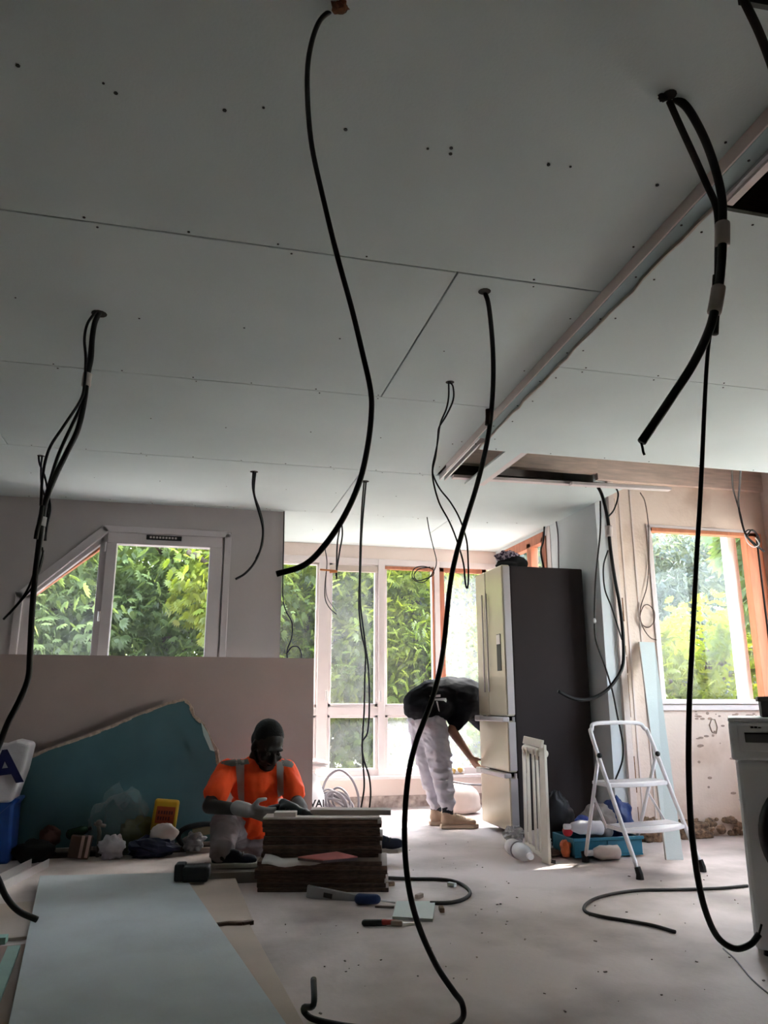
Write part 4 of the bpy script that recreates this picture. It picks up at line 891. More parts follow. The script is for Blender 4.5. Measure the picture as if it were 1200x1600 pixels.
# M
Ym = 4.85
cm = root('ceiling_wire', onY(1158, 740, Ym)); tag(cm, 'tangled black and white wires hanging at corner of right window', 'wire')
strand('wire', cm, [(1160,738,4.0),(1155,765,4.5),(1154,790,Ym),(1160,820,Ym),(1167,838,Ym),(1180,850,Ym),(1194,862,Ym)], .0075)
strand('wire', cm, [(1145,738,4.0),(1145,760,4.5),(1150,780,Ym),(1156,800,Ym),(1165,835,Ym),(1175,828,Ym),(1185,838,Ym),(1186,850,Ym)], .006)
strand('wire', cm, [(1164,832,Ym),(1170,828,Ym),(1180,832,Ym),(1187,845,Ym),(1183,855,Ym),(1172,845,Ym),(1164,836,Ym)], .005)
strand('white_wire', cm, [(1163,835,Ym-.01),(1168,848,Ym-.01),(1178,855,Ym-.01),(1186,850,Ym-.01),(1180,840,Ym-.01)], .004, mat('white_wire', (.7,.65,.65), .5))
# N
Yn = 6.4
cn = root('wall_wire', onY(443, 800, 5.93)); tag(cn, 'thin wire running down the end edge of the grey window wall', 'wire')
strand('wire', cn, [(444,800,5.93),(443,860,5.93),(442,930,5.93),(447,955,5.92),(456,972,5.9),(456,995,5.9),(449,1015,5.9),(449,1030,5.9)], .005, n=6)
strand('wire', cn, [(449,1020,5.9),(456,1011,5.9),(466,1011,5.9),(471,1022,5.9),(470,1032,5.9)], .005, n=6)
# O wires on the partition
co = root('wall_wire', onX(850, 825, XP-.01)); tag(co, 'short black wire curving down partition above fridge', 'wire')
strand('wire', co, [onX(851,828,XP-.02), onX(849,845,XP-.03), onX(845,862,XP-.03), onX(849,886,XP-.02), onX(851,905,XP-.02)], .008, world=True)
co = root('wall_wire', onX(870, 815, XP-.01)); tag(co, 'straight grey wire down the partition above fridge back', 'wire')
strand('wire', co, [onX(869,815,XP-.012), onX(872,840,XP-.012), onX(873,890,XP-.012), onX(874,920,XP-.012)], .006, M_greycable, world=True)
# P/Q floor cables
gz = lambda pts, z: [onZ(x, y, z) for x, y in pts]
cable('floor_cable', 'black cable curving over the floor before the ladder to washing machine', gz([(1168,1384),(1120,1388),(1050,1390),(1000,1391),(960,1396),(930,1404),(914,1415),(916,1425),(940,1432),(975,1438),(1020,1446),(1055,1456)], .008), .0075, M_blackdust, world=True)
cable('floor_cable', 'black cable looping on floor right of the plank pile', gz([(592,1371),(640,1373),(690,1374),(718,1380),(734,1393),(728,1403),(705,1410),(672,1411)], .009), .009, M_blackdust, world=True)
cable('floor_wire', 'faint thin wire on the floor below hanging cable tail', gz([(1130,1482),(1150,1500),(1175,1530),(1210,1560)], .003), .003, M_greycable, world=True, cat='wire')
# strap at the top right corner
Yq = 1.02
cable('ceiling_cable', 'dark brown cable crossing the top right corner of the photo', [(1140,-45,Yq+.05),(1162,0,Yq),(1185,48,Yq),(1205,100,Yq),(1235,190,Yq)], .0085, mat('brown_cable', (.045,.035,.028), .6), CEILG, 10)
struct(MB().bar((1.06, 1.105, ZC-.012), (1.335, 1.09, ZC-.012), .012, .02).build('trim_6', M_black), 'dark joint profile at the top right of the ceiling')
# coil of grey cable by the bay window
kc = root('cable_coil', (1.22, 6.5, 0)); tag(kc, 'untidy coil of grey cable on floor under bay window', 'cable coil')
strand('big_loop', kc, [(503,1275,6.5),(503,1240,6.5),(512,1215,6.5),(530,1203,6.5),(548,1215,6.5),(559,1240,6.5),(560,1262,6.5),(556,1285,6.5),(548,1290,6.5)], .010, M_greycable)
for i in range(11):
    a = random.uniform(-.6, .6); cx_ = 527+random.uniform(-10,10); cy_ = 1255+random.uniform(-4,6); L = random.uniform(18,27); W_ = random.uniform(6,15)
    pts = []
    for t in range(13):
        th = 2*math.pi*t/12; u = math.cos(th)*L; v = math.sin(th)*W_
        pts.append((cx_+u*math.cos(a+.6)-v*math.sin(a+.6), min(1285, cy_+u*math.sin(a+.6)+v*math.cos(a+.6)), 6.42+.012*i))
    strand('turn', kc, pts, .009, M_greycable, 6, k=3)

# ================================================================== SACKS, RUBBISH AT LEFT
sk = root('cement_sack', (1.05, 6.35, 0)); tag(sk, 'white printed sack standing under the bay window beside cable coil', 'sack')
a = onY(488, 1215, 6.35)
smb = MB(); smb.ell((a.x-.02, 6.38, .16), (.13,.10,.17)); smb.ell((a.x-.02, 6.38, .06), (.14,.11,.07)); smb.ell((a.x-.03, 6.38, .31), (.10,.05,.08))
blob('sack_body', smb, mat('white_sack', (.80,.78,.80), .6, .05, 12), sk, .02, 4)
text_mesh('sack_print', 'VAI', .075, frame_M((a.x+.03, 6.262, .155), (1,0,0), (0,0,1)), M_black, sk, .002, .002)
lump('packaging_scrap', 'pale crumpled packaging on top of white sack', 'packaging', (a.x+.02, 6.40, .44), (.10,.06,.035), mat('pale_packaging', (.78,.70,.68), .8), 23, .5, 7)
# blue and white bag at far left
bg_ = root('shopping_bag', (-1.15, 5.35, 0)); tag(bg_, 'tall white and blue bag with a big navy letter at left edge', 'bag')
q = onY(8, 1185, 5.3)
bmb = MB(); 
MB().prism([(-1.36,5.22,0), (-.99,5.22,0), (-1.0,5.24,.32), (-.97,5.25,.36),(-1.38,5.25,.36)], (0,.22,0)).build('blue_lower', mat('blue_tarpaulin', (.03,.11,.42), .4, .2, 5, .5, 12), bg_, bev=.03, segs=4)
wm = MB().prism([(-1.38,5.22,.34), (-1.01,5.22,.34), (-.965,5.23,.52), (-.945,5.25,.68), (-1.03,5.25,.70), (-1.1,5.25,.675), (-1.38,5.25,.69)], (0,.20,0)).build('white_upper', mat('white_tarpaulin', (.62,.58,.60), .5, .08, 8, .5, 14), bg_, bev=.025, segs=4)
text_mesh('letter', 'A', .27, frame_M((-1.065, 5.205, .535), (1,0,.12), (.05,0,1)), mat('navy_print', (.012,.015,.08), .5), bg_, .002, .008)
# dark ledge of laths along the wall foot
def lath(label, a, b, w_, h_, m, z=0): return tag(MB().bar(Vector((*a, z+h_/2)), Vector((*b, z+h_/2)), w_, h_).build('wood_lath', m, None, bev=.002), label, 'lath')
M_dlath = mat('dark_lath', (.09,.065,.05), .8, .2, 6)
M_plath = mat('pale_lath', (.42,.34,.30), .8, .1, 6)
lath('dark lath lying along floor under the torn teal board', (-1.0,5.36), (.25,5.40), .05, .03, M_dlath)
lath('pale lath lying behind the dark lath at wall foot', (-.95,5.42), (.42,5.44), .03, .045, M_plath)
lath('pale lath end poking out behind the black hose', (.02,5.33), (.38,5.30), .03, .03, M_plath)
lump('black_bag', 'black shapeless bag on floor beside blue bag', 'bag', (-.86, 5.27, .055), (.11,.07,.065), mat('black_heap', (.012,.011,.011), .9), 31)
lump('dark_red_rag', 'dark red brown rag heaped behind the black bag', 'rag', (-.80, 5.37, .12), (.06,.04,.06), mat('red_brown_rag', (.10,.045,.035), .9), 32)
sb = root('striped_box', (-.60, 5.27, 0)); tag(sb, 'dark brown box with two pale pink stripes', 'box')
MB().obox(Matrix.Translation((-.61,5.29,.07)) @ Matrix.Rotation(.12,4,'Y'), .12, .08, .125).build('carton', mat('dark_carton', (.10,.06,.045), .8), sb, bev=.003)
for x in (-.598, -.562): MB().obox(Matrix.Translation((x,5.247,.075)) @ Matrix.Rotation(.12,4,'Y'), .018, .004, .125).build('stripe', mat('pink_stripe', (.62,.42,.38), .7), sb)
bottle('glass_bottle', 'dark green bottle tipped behind the striped box', (-.70, 5.34, .13), (.9, -.1, .25), .15, .03, mat('green_glass', (.02,.06,.03), .1), M_black)
tp = root('brass_tap', (-.51, 5.33, 0)); tag(tp, 'small metal tap fitting beside the striped box', 'tap')
MB().tube([(-.51,5.33,.0),(-.51,5.33,.14),(-.52,5.31,.19)], .012, 10).build('pipe', mat('dull_metal', (.20,.17,.15), .45, .1, 20, metal=.5), tp, smooth=True); MB().tube([(-.545,5.31,.195),(-.475,5.31,.18)], .010, 10).build('handle', mat('dull_metal', (.20,.17,.15), .45, .1, 20, metal=.5), tp, smooth=True); MB().ell((-.515,5.30,.20),(.02,.02,.02),n=10,k=6).build('valve', mat('dull_metal', (.20,.17,.15), .45, .1, 20, metal=.5), tp, smooth=True)
lump('white_plastic_bag', 'small white crumpled plastic bag beside striped box', 'plastic bag', (-.42, 5.24, .065), (.075,.05,.07), mat('white_plastic', (.58,.57,.62), .4, .1, 12), 33, .4, 7)
o = crumple('clear_plastic_bag', (-.40, 5.37, .17), (.16,.05,.19), film('dull_film', (.45,.55,.55), .18, .2), 34, None, .55, 24, 16, 6); tag(o, 'clear crumpled plastic bag leaning before the teal board', 'plastic bag')
lump('olive_bag', 'dark olive sack inside the clear plastic behind', 'sack', (-.28, 5.39, .10), (.12,.05,.11), mat('olive_sack', (.08,.07,.02), .9), 35)
nb_ = root('navy_bag', (-.17, 5.26, 0)); tag(nb_, 'dark navy plastic bag lying before the yellow packet', 'bag')
crumple('bag_body', (-.18, 5.25, .055), (.15,.07,.06), mat('navy_plastic', (.025,.03,.07), .35, .2, 10), 36, nb_, .35, 18, 12, 6)
yb = root('yellow_packet', (-.14, 5.36, 0)); tag(yb, 'upright yellow packet with a dark red label', 'packet')
My = Matrix.Translation((-.125,5.37,.22)) @ Matrix.Rotation(.10,4,'Y') @ Matrix.Rotation(-.1,4,'X')
MB().obox(My, .155, .06, .20).build('packet', mat('yellow_packet', (.46,.27,.015), .5, .1, 10), yb, bev=.018, segs=3)
MB().obox(My @ Matrix.Translation((0,-.0315,.005)), .115, .002, .10).build('label_patch', mat('label_red', (.30,.06,.02), .5), yb)
MB().obox(Matrix.Translation((-.14,5.37,.06)), .13, .06, .12).build('packet_base', mat('yellow_packet', (.46,.27,.015)), yb, bev=.01)
for i in range(11):
    x = -.042+.0165*(i % 6)+random.uniform(-.002,.002); z = .020 if i < 6 else -.015
    MB().obox(My @ Matrix.Translation((x,-.0335,z)), .010, .002, .022+random.uniform(-.003,.003)).build('label_mark', mat('dark_print', (.09,.02,.02), .6), yb)
lump('white_cloth', 'round white cloth on the navy bag', 'cloth', (-.12, 5.24, .135), (.085,.03,.055), mat('white_cloth', (.66,.62,.60), .8), 37, .15, 4)
lump('grey_foil', 'grey crumpled foil beside the navy bag', 'foil', (.06, 5.28, .07), (.06,.04,.055), mat('grey_foil', (.25,.26,.28), .4), 38, .5, 7)
tag(MB().obox(Matrix.Translation((.13,5.40,.12)) @ Matrix.Rotation(-.15,4,'Y'), .16, .05, .05).build('wood_block', mat('olive_wood', (.26,.22,.13), .8), None, bev=.003), 'olive grey wood block behind the black hose', 'wood block')
hs = root('corrugated_hose', (.12, 5.39, 0)); tag(hs, 'coiled black corrugated hose on floor beside seated worker', 'hose')
for k_ in range(3):
    cpt = [(.12+.16*math.cos(t*2*math.pi/24)*(1-.04*k_), 5.40-.03*k_+.02*math.sin(t*.7), .088+.075*math.sin(t*2*math.pi/24)) for t in range(25)]
    if k_ < 2: MB().tube(cpt, .0135, 10, cap=False).build('hose_turn', M_black, hs, smooth=True)

# ================================================================== TOOLS ON THE FLOOR
M_tool = mat('black_tool', (.02,.02,.022), .45, .1, 8)
bq = onZ(300, 1372, .05)
bt_ = root('battery_pack', (bq.x, bq.y, .038)); tag(bt_, 'black drill battery lying on far corner of blue green sheet', 'battery')
Mq = Matrix.Translation((bq.x, bq.y, .038)) @ Matrix.Rotation(-.15,4,'Z')
MB().box(-.085,-.035,-.045,.045,.004,.085).xf(Mq).build('battery_head', M_tool, bt_, bev=.008)
MB().box(-.045,.085,-.05,.05,.0,.074).xf(Mq).build('battery_body', M_tool, bt_, bev=.012, segs=3)
MB().box(.0,.09,-.045,.045,.012,.075).xf(Mq).build('battery_cap', mat('dark_tool_cap', (.035,.035,.038), .4), bt_, bev=.014, segs=3)
MB().box(-.087,-.083,-.028,.028,.02,.07).xf(Mq).build('contact_slot', mat('slot_grey', (.2,.2,.2), .5), bt_)
# spirit level
la, lb = onZ(482, 1388, .03), onZ(560, 1405, .03); dv = (lb-la).normalized(); lb = la+dv*.42
lv = root('spirit_level', la); tag(lv, 'silver spirit level leaning at front of the plank pile', 'spirit level')
la2, lb2 = onY(480,1392,4.02), onY(560,1408,3.90)
MB().bar(la2, lb2, .02, .055).build('level_body', mat('silver_level', (.40,.41,.43), .35, .05, metal=.4), lv, bev=.003)
mm = la2.lerp(lb2, .42); MB().bar(mm-(lb2-la2).normalized()*.022, mm+(lb2-la2).normalized()*.022, .022, .022).build('vial_window', mat('vial_dark', (.06,.06,.065), .3), lv)
bl = onZ(574, 1407, .02)
bp = root('tool_grip', (bl.x, bl.y, 0)); tag(bp, 'short dark blue plastic grip beside the spirit level end', 'tool')
MB().capsule((bl.x-.035, bl.y+.01, .026), (bl.x+.04, bl.y-.01, .026), .025, .022).build('grip', mat('navy_grip', (.02,.05,.16), .5), bp, smooth=True)
MB().tube([(bl.x+.06, bl.y-.01, .02), (bl.x+.13, bl.y-.02, .008)], .005).build('shaft', M_steel, bp)
# pale offcut and small bits
po = [onZ(620,1408,.012), onZ(680,1408,.012), onZ(676,1436,.012), onZ(613,1432,.012)]
tag(MB().prism([Vector((v.x,v.y,0)) for v in po], (0,0,.0125)).build('board_offcut', M_board, None), 'small pale blue plasterboard offcut on the floor', 'board')
lath('short grey stick left of small blue offcut', tuple(onZ(586,1418).xy), tuple(onZ(616,1419).xy), .016, .010, M_plath)
ka, kb = onZ(570,1442,.012), onZ(622,1441,.012)
kn = root('utility_knife', (ka+kb)/2); tag(kn, 'red and black handled knife lying on the floor', 'knife')
MB().capsule(ka, ka.lerp(kb, .62), .014, .013).build('black_grip', M_tool, kn, smooth=True)
MB().capsule(ka.lerp(kb,.55)+Vector((0,-.004,.002)), kb, .012, .010).build('red_grip', mat('red_grip', (.42,.05,.045), .5), kn, smooth=True)
MB().bar(kb, kb+Vector((.10,-.01,-.008)), .012, .002).build('blade', M_steel, kn)
for i, (x, y, c_, nm, lb_) in enumerate([(609,1385,M_rubble,'wood_chip','brown wood chip behind the small blue offcut'), (655,1404,M_plath,'wood_chip','pale wood chip touching the floor cable loop'), (690,1425,M_rubble,'wood_chip','tiny brown chip right of the small blue offcut'), (706,1386,M_board,'plaster_chip','tiny white plaster chip inside the floor cable loop'),(620,1447,M_plath,'plaster_chip','tiny chip below the knife blade')]):
    v = onZ(x, y); tag(MB().obox(Matrix.Translation((v.x,v.y,.012)) @ Matrix.Rotation(i*.7,4,'Z'), .05, .022, .02).build(nm, c_, None, bev=.004), lb_, 'chip')
# slab under the worker's foot
slab('board_offcut', 'grey slab under the seated worker\'s near shoe', [(.13,4.42),(.42,4.40),(.44,4.70),(.12,4.72)], 0, .055, mat('grey_slab', (.30,.27,.24), .85), 'board')
# bay: bucket shape and junk on the sill
bk = root('round_sack', (2.22, 6.55, 0)); tag(bk, 'rounded pale beige sack behind the standing worker\'s shoes', 'sack')
kmb = MB(); kmb.ell((2.27,6.6,.12),(.20,.14,.13)); kmb.ell((2.27,6.6,.05),(.21,.15,.06)); blob('sack_body', kmb, mat('beige_sack', (.68,.56,.50), .8, .06, 6), bk, .02, 5)
MB().tube(spline([(2.05,6.5,.22),(2.15,6.48,.27),(2.3,6.46,.25),(2.45,6.47,.24)],6), .008, 7).build('tie_cord', M_greycable, bk, smooth=True)
jk = root('pipe_fitting', (2.42, 7.0, .275)); tag(jk, 'small cluttered brass fitting on bay window sill', 'fitting')
MB().tube([(2.36,7.09,.30),(2.50,7.09,.30)], .022, 10).build('pipe', M_steel, jk, smooth=True); MB().tube([(2.40,7.09,.29),(2.40,7.07,.33)], .02, 10).build('elbow', mat('brass', (.55,.35,.12), .4, metal=.5), jk, smooth=True); MB().ell((2.46,7.08,.315),(.03,.025,.028),n=10,k=6).build('valve', mat('brass', (.55,.35,.12)), jk, smooth=True)

gm = MB()
for i in range(170):
    x = random.uniform(.35, 3.0); y = random.uniform(2.4, 5.6); q_ = random.uniform(.0015, .005)
    if (x > 1.9 and y > 4.1) or (.2 < x < 1.25 and 4.0 < y < 5.0): continue
    gm.obox(Matrix.Translation((x, y, q_*.4)) @ Matrix.Rotation(random.uniform(0,3),4,'Z'), q_*random.uniform(1,3), q_*1.2, q_*.8)
tag(gm.build('floor_grit', mat('grit', (.34,.28,.25), .9, .3, 40)), 'small plaster crumbs and grit scattered over the concrete floor', 'grit', kind='stuff')

# ================================================================== PEOPLE
from mathutils.bvhtree import BVHTree
def decal(name, o, quad, nu, nv, m, off=.003):
    """a thin cloth patch laid on the surface of garment o"""
    og = WPOS[o.name]; me = o.data
    tree_ = BVHTree.FromPolygons([v.co+og for v in me.vertices], [list(p.vertices) for p in me.polygons])
    q = [Vector(p) for p in quad]; pts = []; ok = True
    for i in range(nu+1):
        for j in range(nv+1):
            a = q[0].lerp(q[1], i/nu); b = q[3].lerp(q[2], i/nu); p_ = a.lerp(b, j/nv)
            d_ = ray(p_.x, p_.y).normalized(); h = tree_.ray_cast(CP, d_)
            pts.append(None if h[0] is None else (h[0]+h[1]*off if h[1].dot(d_) < 0 else h[0]-h[1]*off))
    fs = []; W_ = nv+1
    for i in range(nu):
        for j in range(nv):
            f = (i*W_+j, (i+1)*W_+j, (i+1)*W_+j+1, i*W_+j+1)
            if all(pts[k] is not None for k in f) and max((pts[f[0]]-pts[f[k]]).length for k in (1,2,3)) < .09: fs.append(f)
    used = sorted({k for f in fs for k in f}); mp = {k: i for i, k in enumerate(used)}
    if not used: return None
    ob = MB().add([pts[k] for k in used], [tuple(mp[k] for k in f) for f in fs]).build(name, m, o, smooth=True)
    return ob
def head_parts(par, c, yaw, pitch, roll, skin, hairm, beard=True, s=1.0, neck=None, body=None):
    Mh = Matrix.Translation(c) @ Matrix.Rotation(yaw, 4, 'Z') @ Matrix.Rotation(-pitch, 4, 'X') @ Matrix.Rotation(roll, 4, 'Y') @ Matrix.Scale(s, 4)
    E_ = lambda mb, p_, r: mb.ell(Mh @ Vector(p_), tuple(x*s for x in r), Mh.to_3x3().normalized().to_4x4())
    C_2 = lambda mb, a, b, r0, r1: mb.capsule(Mh @ Vector(a), Mh @ Vector(b), r0*s, r1*s)
    E_(body, (0,-.012,.03), (.078,.098,.088)); E_(body, (0,.028,-.04), (.060,.066,.080)); E_(body, (0,.048,-.088), (.042,.042,.034))
    C_2(body, (0,.098,-.005), (0,.110,-.042), .009, .015); C_2(body, (-.016,.100,-.045), (.016,.100,-.045), .010, .010)
    C_2(body, (-.040,.082,.020), (.040,.082,.020), .012, .012); E_(body, (-.042,.068,-.035), (.022,.022,.02)); E_(body, (.042,.068,-.035), (.022,.022,.02))
    C_2(body, (-.02,.088,-.074), (.02,.088,-.074), .009, .009); C_2(body, (-.016,.086,-.088), (.016,.086,-.088), .009, .009)
    for sx in (-1, 1): E_(body, (sx*.080,-.006,-.016), (.011,.022,.034))
    C_2(body, (0,-.03,-.03), (0,-.05,-.13), .056, .058)
    h = MB(); E_(h, (0,-.022,.042), (.081,.098,.086)); E_(h, (0,-.045,.0), (.079,.078,.075)); ho = blob('hair', h, hairm, par, .009, 3)
    if beard:
        b_ = MB(); E_(b_, (0,.047,-.096), (.045,.044,.03)); C_2(b_, (-.05,.035,-.075), (-.066,.005,-.04), .012, .010); C_2(b_, (.05,.035,-.075), (.066,.005,-.04), .012, .010); C_2(b_, (-.02,.095,-.064), (.02,.095,-.064), .007, .007); blob('beard', b_, hairm, par, .007, 2)
    for sx in (-1, 1):
        e = MB().ell(Mh @ Vector((sx*.030,.0835,-.002)), (.011*s,)*3, None, 12, 8).build('eye', mat('eye_white', (.05,.04,.035), .5), par, smooth=True)
        MB().ell(Mh @ Vector((sx*.030,.0915,-.006)), (.0055*s,)*3, None, 10, 6).build('iris', mat('eye_dark', (.02,.012,.01), .2), e, smooth=True)
        C_3 = MB().capsule(Mh @ Vector((sx*.018,.094,.018)), Mh @ Vector((sx*.046,.086,.020)), .004*s, .003*s).build('eyebrow', hairm, par, smooth=True)
    return Mh
def hand(mb, wrist, palm_dir, thumb_dir, curl, s=1.0, spread=.16):
    """palm, four unequal bent fingers and a thumb leaving the side of the palm"""
    d_ = Vector(palm_dir).normalized(); t = Vector(thumb_dir); t = (t-d_*t.dot(d_)).normalized(); nrm = t.cross(d_).normalized()*(1 if curl >= 0 else -1); cu = abs(curl)
    w_ = Vector(wrist)
    for k_ in range(4):
        off_ = (k_-1.5)*-.019*s
        mb.capsule(w_+t*off_*.6, w_+d_*.085*s+t*off_, .014*s, .012*s, 10, 3)
    mb.capsule(w_-d_*.02*s, w_+d_*.02*s, .024*s, .026*s, 10, 3)
    for k_, L in enumerate((.070, .080, .074, .058)):
        b = w_+d_*.085*s+t*((k_-1.5)*-.0205*s); dd_ = d_; p_ = b
        for sg, (f, ang) in enumerate(((.45, cu*.55), (.32, cu*.7), (.23, cu*.5))):
            dd_ = (dd_*math.cos(ang)+nrm*math.sin(ang)).normalized()
            q_ = p_+dd_*L*f*s; mb.capsule(p_, q_, (.0098-.001*sg)*s, (.0090-.001*sg)*s, 8, 3)
            nn = (nrm-dd_*nrm.dot(dd_))
            if nn.length > 1e-4: nrm2 = nn.normalized()
            nrm_l = nrm2; p_ = q_
            nrm_keep = nrm; 
    b = w_+d_*.025*s+t*.030*s; p1 = b+(d_*.6+t*.7+nrm*.25).normalized()*.042*s; p2 = p1+(d_*.9+t*.15+nrm*.45).normalized()*.032*s
    mb.capsule(b-t*.012*s, p1, .014*s, .0115*s, 8, 3); mb.capsule(p1, p2, .0112*s, .0092*s, 8, 3)
def shoe(par, heel, dirv, upv, L, um, sm, lace=None, sock=None):
    dirv = Vector(dirv).normalized(); upv = Vector(upv); upv = (upv-dirv*upv.dot(dirv)).normalized(); sx = dirv.cross(upv)
    Ms = Matrix((sx, dirv, upv)).transposed().to_4x4(); Ms.translation = Vector(heel); k_ = L/.29
    out = [(-.030,.0),(.030,.0),(.038,.04),(.036,.10),(.046,.18),(.046,.235),(.028,.275),(0,.287),(-.028,.272),(-.042,.225),(-.040,.17),(-.034,.10),(-.038,.04)]
    so = MB().prism([Ms @ Vector((x*k_,y*k_,0)) for x, y in out], upv*.030*k_).build('shoe_sole', sm, par, bev=.008, segs=3)
    u = MB(); R3 = Ms.to_3x3().to_4x4()
    for (c, r) in (((0,.055,.055),(.036,.052,.05)),((0,.12,.055),(.036,.07,.045)),((.002,.20,.042),(.042,.07,.032)),((.0,.05,.09),(.034,.042,.03))):
        u.ell(Ms @ (Vector(c)*k_), tuple(x*k_ for x in r), R3)
    up_o = blob('shoe_upper', u, um, par, .009, 3)
    if lace:
        for i in range(5):
            y = .115+.022*i; z = .098-.008*i
            MB().tube([Ms @ (Vector((-.024,y,z-.006))*k_), Ms @ (Vector((0,y+.006,z+.006))*k_), Ms @ (Vector((.024,y,z-.006))*k_)], .0035, 6).build('lace', lace, up_o, smooth=True)
    return up_o
M_skinD = mat('dark_skin', (.013,.0085,.0065), .5, .1, 8, spec=.3)
M_skinB = mat('brown_skin', (.30,.15,.10), .55, .1, 8)
M_hair = mat('black_hair', (.005,.0045,.0045), .95, .2, 60, .6, 150)
M_hiv = mat('hi_vis_orange', (1.0, .085, .012), .75, .06, 7, .35, 16)
M_refl = mat('reflective_grey', (.40,.34,.31), .5, .06, 10)
M_trou = mat('grey_trousers', (.30,.26,.27), .85, .14, 7, .6, 14)
M_glove = mat('pale_glove', (.46,.44,.43), .8, .1, 14)
M_gloveG = mat('grey_glove', (.20,.20,.21), .8, .1, 14)
# ---- seated worker
p1 = root('person', (.45, 4.88, 0)); tag(p1, 'seated person in orange hi vis shirt and grey trousers working with a drill', 'person')
SL, SRr = onY(356,1203,4.86), onY(448,1204,4.82); chest = onY(404,1222,4.88); belly = onY(402,1270,4.95); neck = onY(412,1196,4.86)
pel = Vector((belly.x+.02, 5.07, .125))
EL, WL = onY(327,1260,4.70), onY(386,1266,4.46); ER, WR = onY(463,1252,4.72), onY(470,1263,4.50)
HIPL, HIPR = pel+Vector((-.09,0,.0)), pel+Vector((.10,0,-.005))
KL, AL = onY(352,1287,4.80), onY(346,1338,4.53); KR, AR = Vector((.84,4.93,.17)), Vector((1.10,4.86,.075))
hc = onY(419,1163,4.76)
bd = MB()
Mh = head_parts(p1, hc, R(200), R(32), R(0), M_skinD, M_hair, True, 1.1, body=bd)
bd.capsule(hc+Vector((-.01,.03,-.06)), neck+Vector((0,.01,-.03)), .058, .066)
bd.capsule(SL, EL, .048, .042); bd.capsule(EL, WL, .042, .030); bd.capsule(SRr, ER, .048, .042); bd.capsule(ER, WR, .042, .030)
bd.ell(chest, (.15,.10,.13)); bd.ell(belly+Vector((0,0,.03)), (.135,.10,.13)); bd.ell(pel, (.14,.11,.10)); bd.capsule(chest, neck, .09, .06); bd.capsule(SL, SRr, .05, .05)
for (a, b, c) in ((HIPL, KL, AL), (HIPR, KR, AR)): bd.capsule(a, b, .07, .05); bd.capsule(b, c, .05, .036)
blob('body', bd, M_skinD, p1, .0085, 3)
sh = MB()
sh.ell(chest+Vector((0,.0,.01)), (.185,.125,.15)); sh.ell(belly+Vector((0,.0,.03)), (.165,.125,.15)); sh.ell(belly+Vector((0,.01,-.06)), (.165,.13,.09))
sh.capsule(SL+Vector((.02,0,.0)), SRr+Vector((-.02,0,.0)), .065, .065); sh.capsule(SL.lerp(neck,.35), neck+Vector((-.02,.01,-.01)), .06, .05); sh.capsule(SRr.lerp(neck,.35), neck+Vector((.02,.01,-.01)), .06, .05)
sh.capsule(SL, SL.lerp(EL,.62), .068, .074); sh.capsule(SRr, SRr.lerp(ER,.72), .064, .068)
shirt = blob('shirt', sh, M_hiv, p1, .009, 4, (.010, 11, 11, 5))
decal('reflective_strip', shirt, [(367,1184),(382,1183),(382,1252),(373,1248)], 3, 16, M_refl)
decal('reflective_strip', shirt, [(432,1190),(443,1190),(444,1254),(434,1257)], 3, 16, M_refl)
decal('shoulder_yoke', shirt, [(340,1192),(386,1182),(390,1194),(362,1198)], 12, 6, mat('yoke_grey', (.20,.19,.18), .8))
decal('shoulder_yoke', shirt, [(438,1184),(460,1192),(456,1200),(442,1197)], 8, 5, mat('yoke_grey', (.20,.19,.18), .8))
tm = MB()
tm.ell(pel+Vector((0,0,.005)), (.175,.15,.12))
tm.capsule(HIPL, KL, .100, .088); tm.capsule(KL, KL.lerp(AL,.5), .086, .074); tm.capsule(KL.lerp(AL,.5), AL+Vector((0,.02,.02)), .074, .066)
tm.capsule(HIPR, KR, .095, .076); tm.capsule(KR, AR, .076, .058)
blob('trousers', tm, M_trou, p1, .009, 4, (.014, 8, 8, 12))
for nm, wr, ed, td, gm, cu in (('glove', WL, Vector((.85,-.35,-.18)), Vector((.2,-.5,.8)), M_glove, .5), ('glove', WR, Vector((.15,-.9,-.30)), Vector((-.9,-.1,.3)), M_gloveG, .8)):
    gmb = MB(); hand(gmb, wr, ed, td, cu, 1.12); fo = ed.normalized(); gmb.capsule(wr-fo*.055, wr, .041, .040); blob(nm, gmb, gm, p1, .006, 2)
M_navy = mat('navy_suede', (.018,.026,.05), .8, .2, 9); M_sole = mat('pale_sole', (.55,.52,.47), .7, .06, 8)
zf = .055
shoe(p1, Vector((AL.x-.06, AL.y+.01, zf)), (1, -.12, 0), (0,0,1), .275, M_navy, M_sole, M_tool)
shoe(p1, Vector((1.06, 4.83, .055)), (.86, -.50, .08), (-.28,-.30,.90), .275, M_navy, M_sole, M_tool)
# ---- drill in the seated worker's hands
dA, dB = onY(437,1262,4.40), onY(494,1279,4.30)
dr = root('cordless_drill', (dA.x, dA.y, zt)); tag(dr, 'dark green and black cordless drill held over the plank pile', 'drill')
dvec = (dB-dA).normalized(); M_dg = mat('dark_green_tool', (.018,.030,.030), .45, .15, 9)
dmb = MB(); dmb.capsule(dA+dvec*.03, dA.lerp(dB,.60), .033, .034); dmb.capsule(dA+Vector((.02,.02,.02)), dA.lerp(dB,.4)+Vector((0,0,.015)), .026, .03); blob('motor_housing', dmb, M_dg, dr, .008, 3)
Mdr = Matrix((dvec.cross(Vector((0,0,1))).normalized(), dvec.cross(dvec.cross(Vector((0,0,1)))).normalized(), dvec)).transposed().to_4x4(); Mdr.translation = dA.lerp(dB,.60)
MB().lathe([(.030,0),(.034,.02),(.026,.05),(.018,.075),(.010,.09)], n=20, M=Mdr).build('chuck', M_tool, dr, smooth=True)
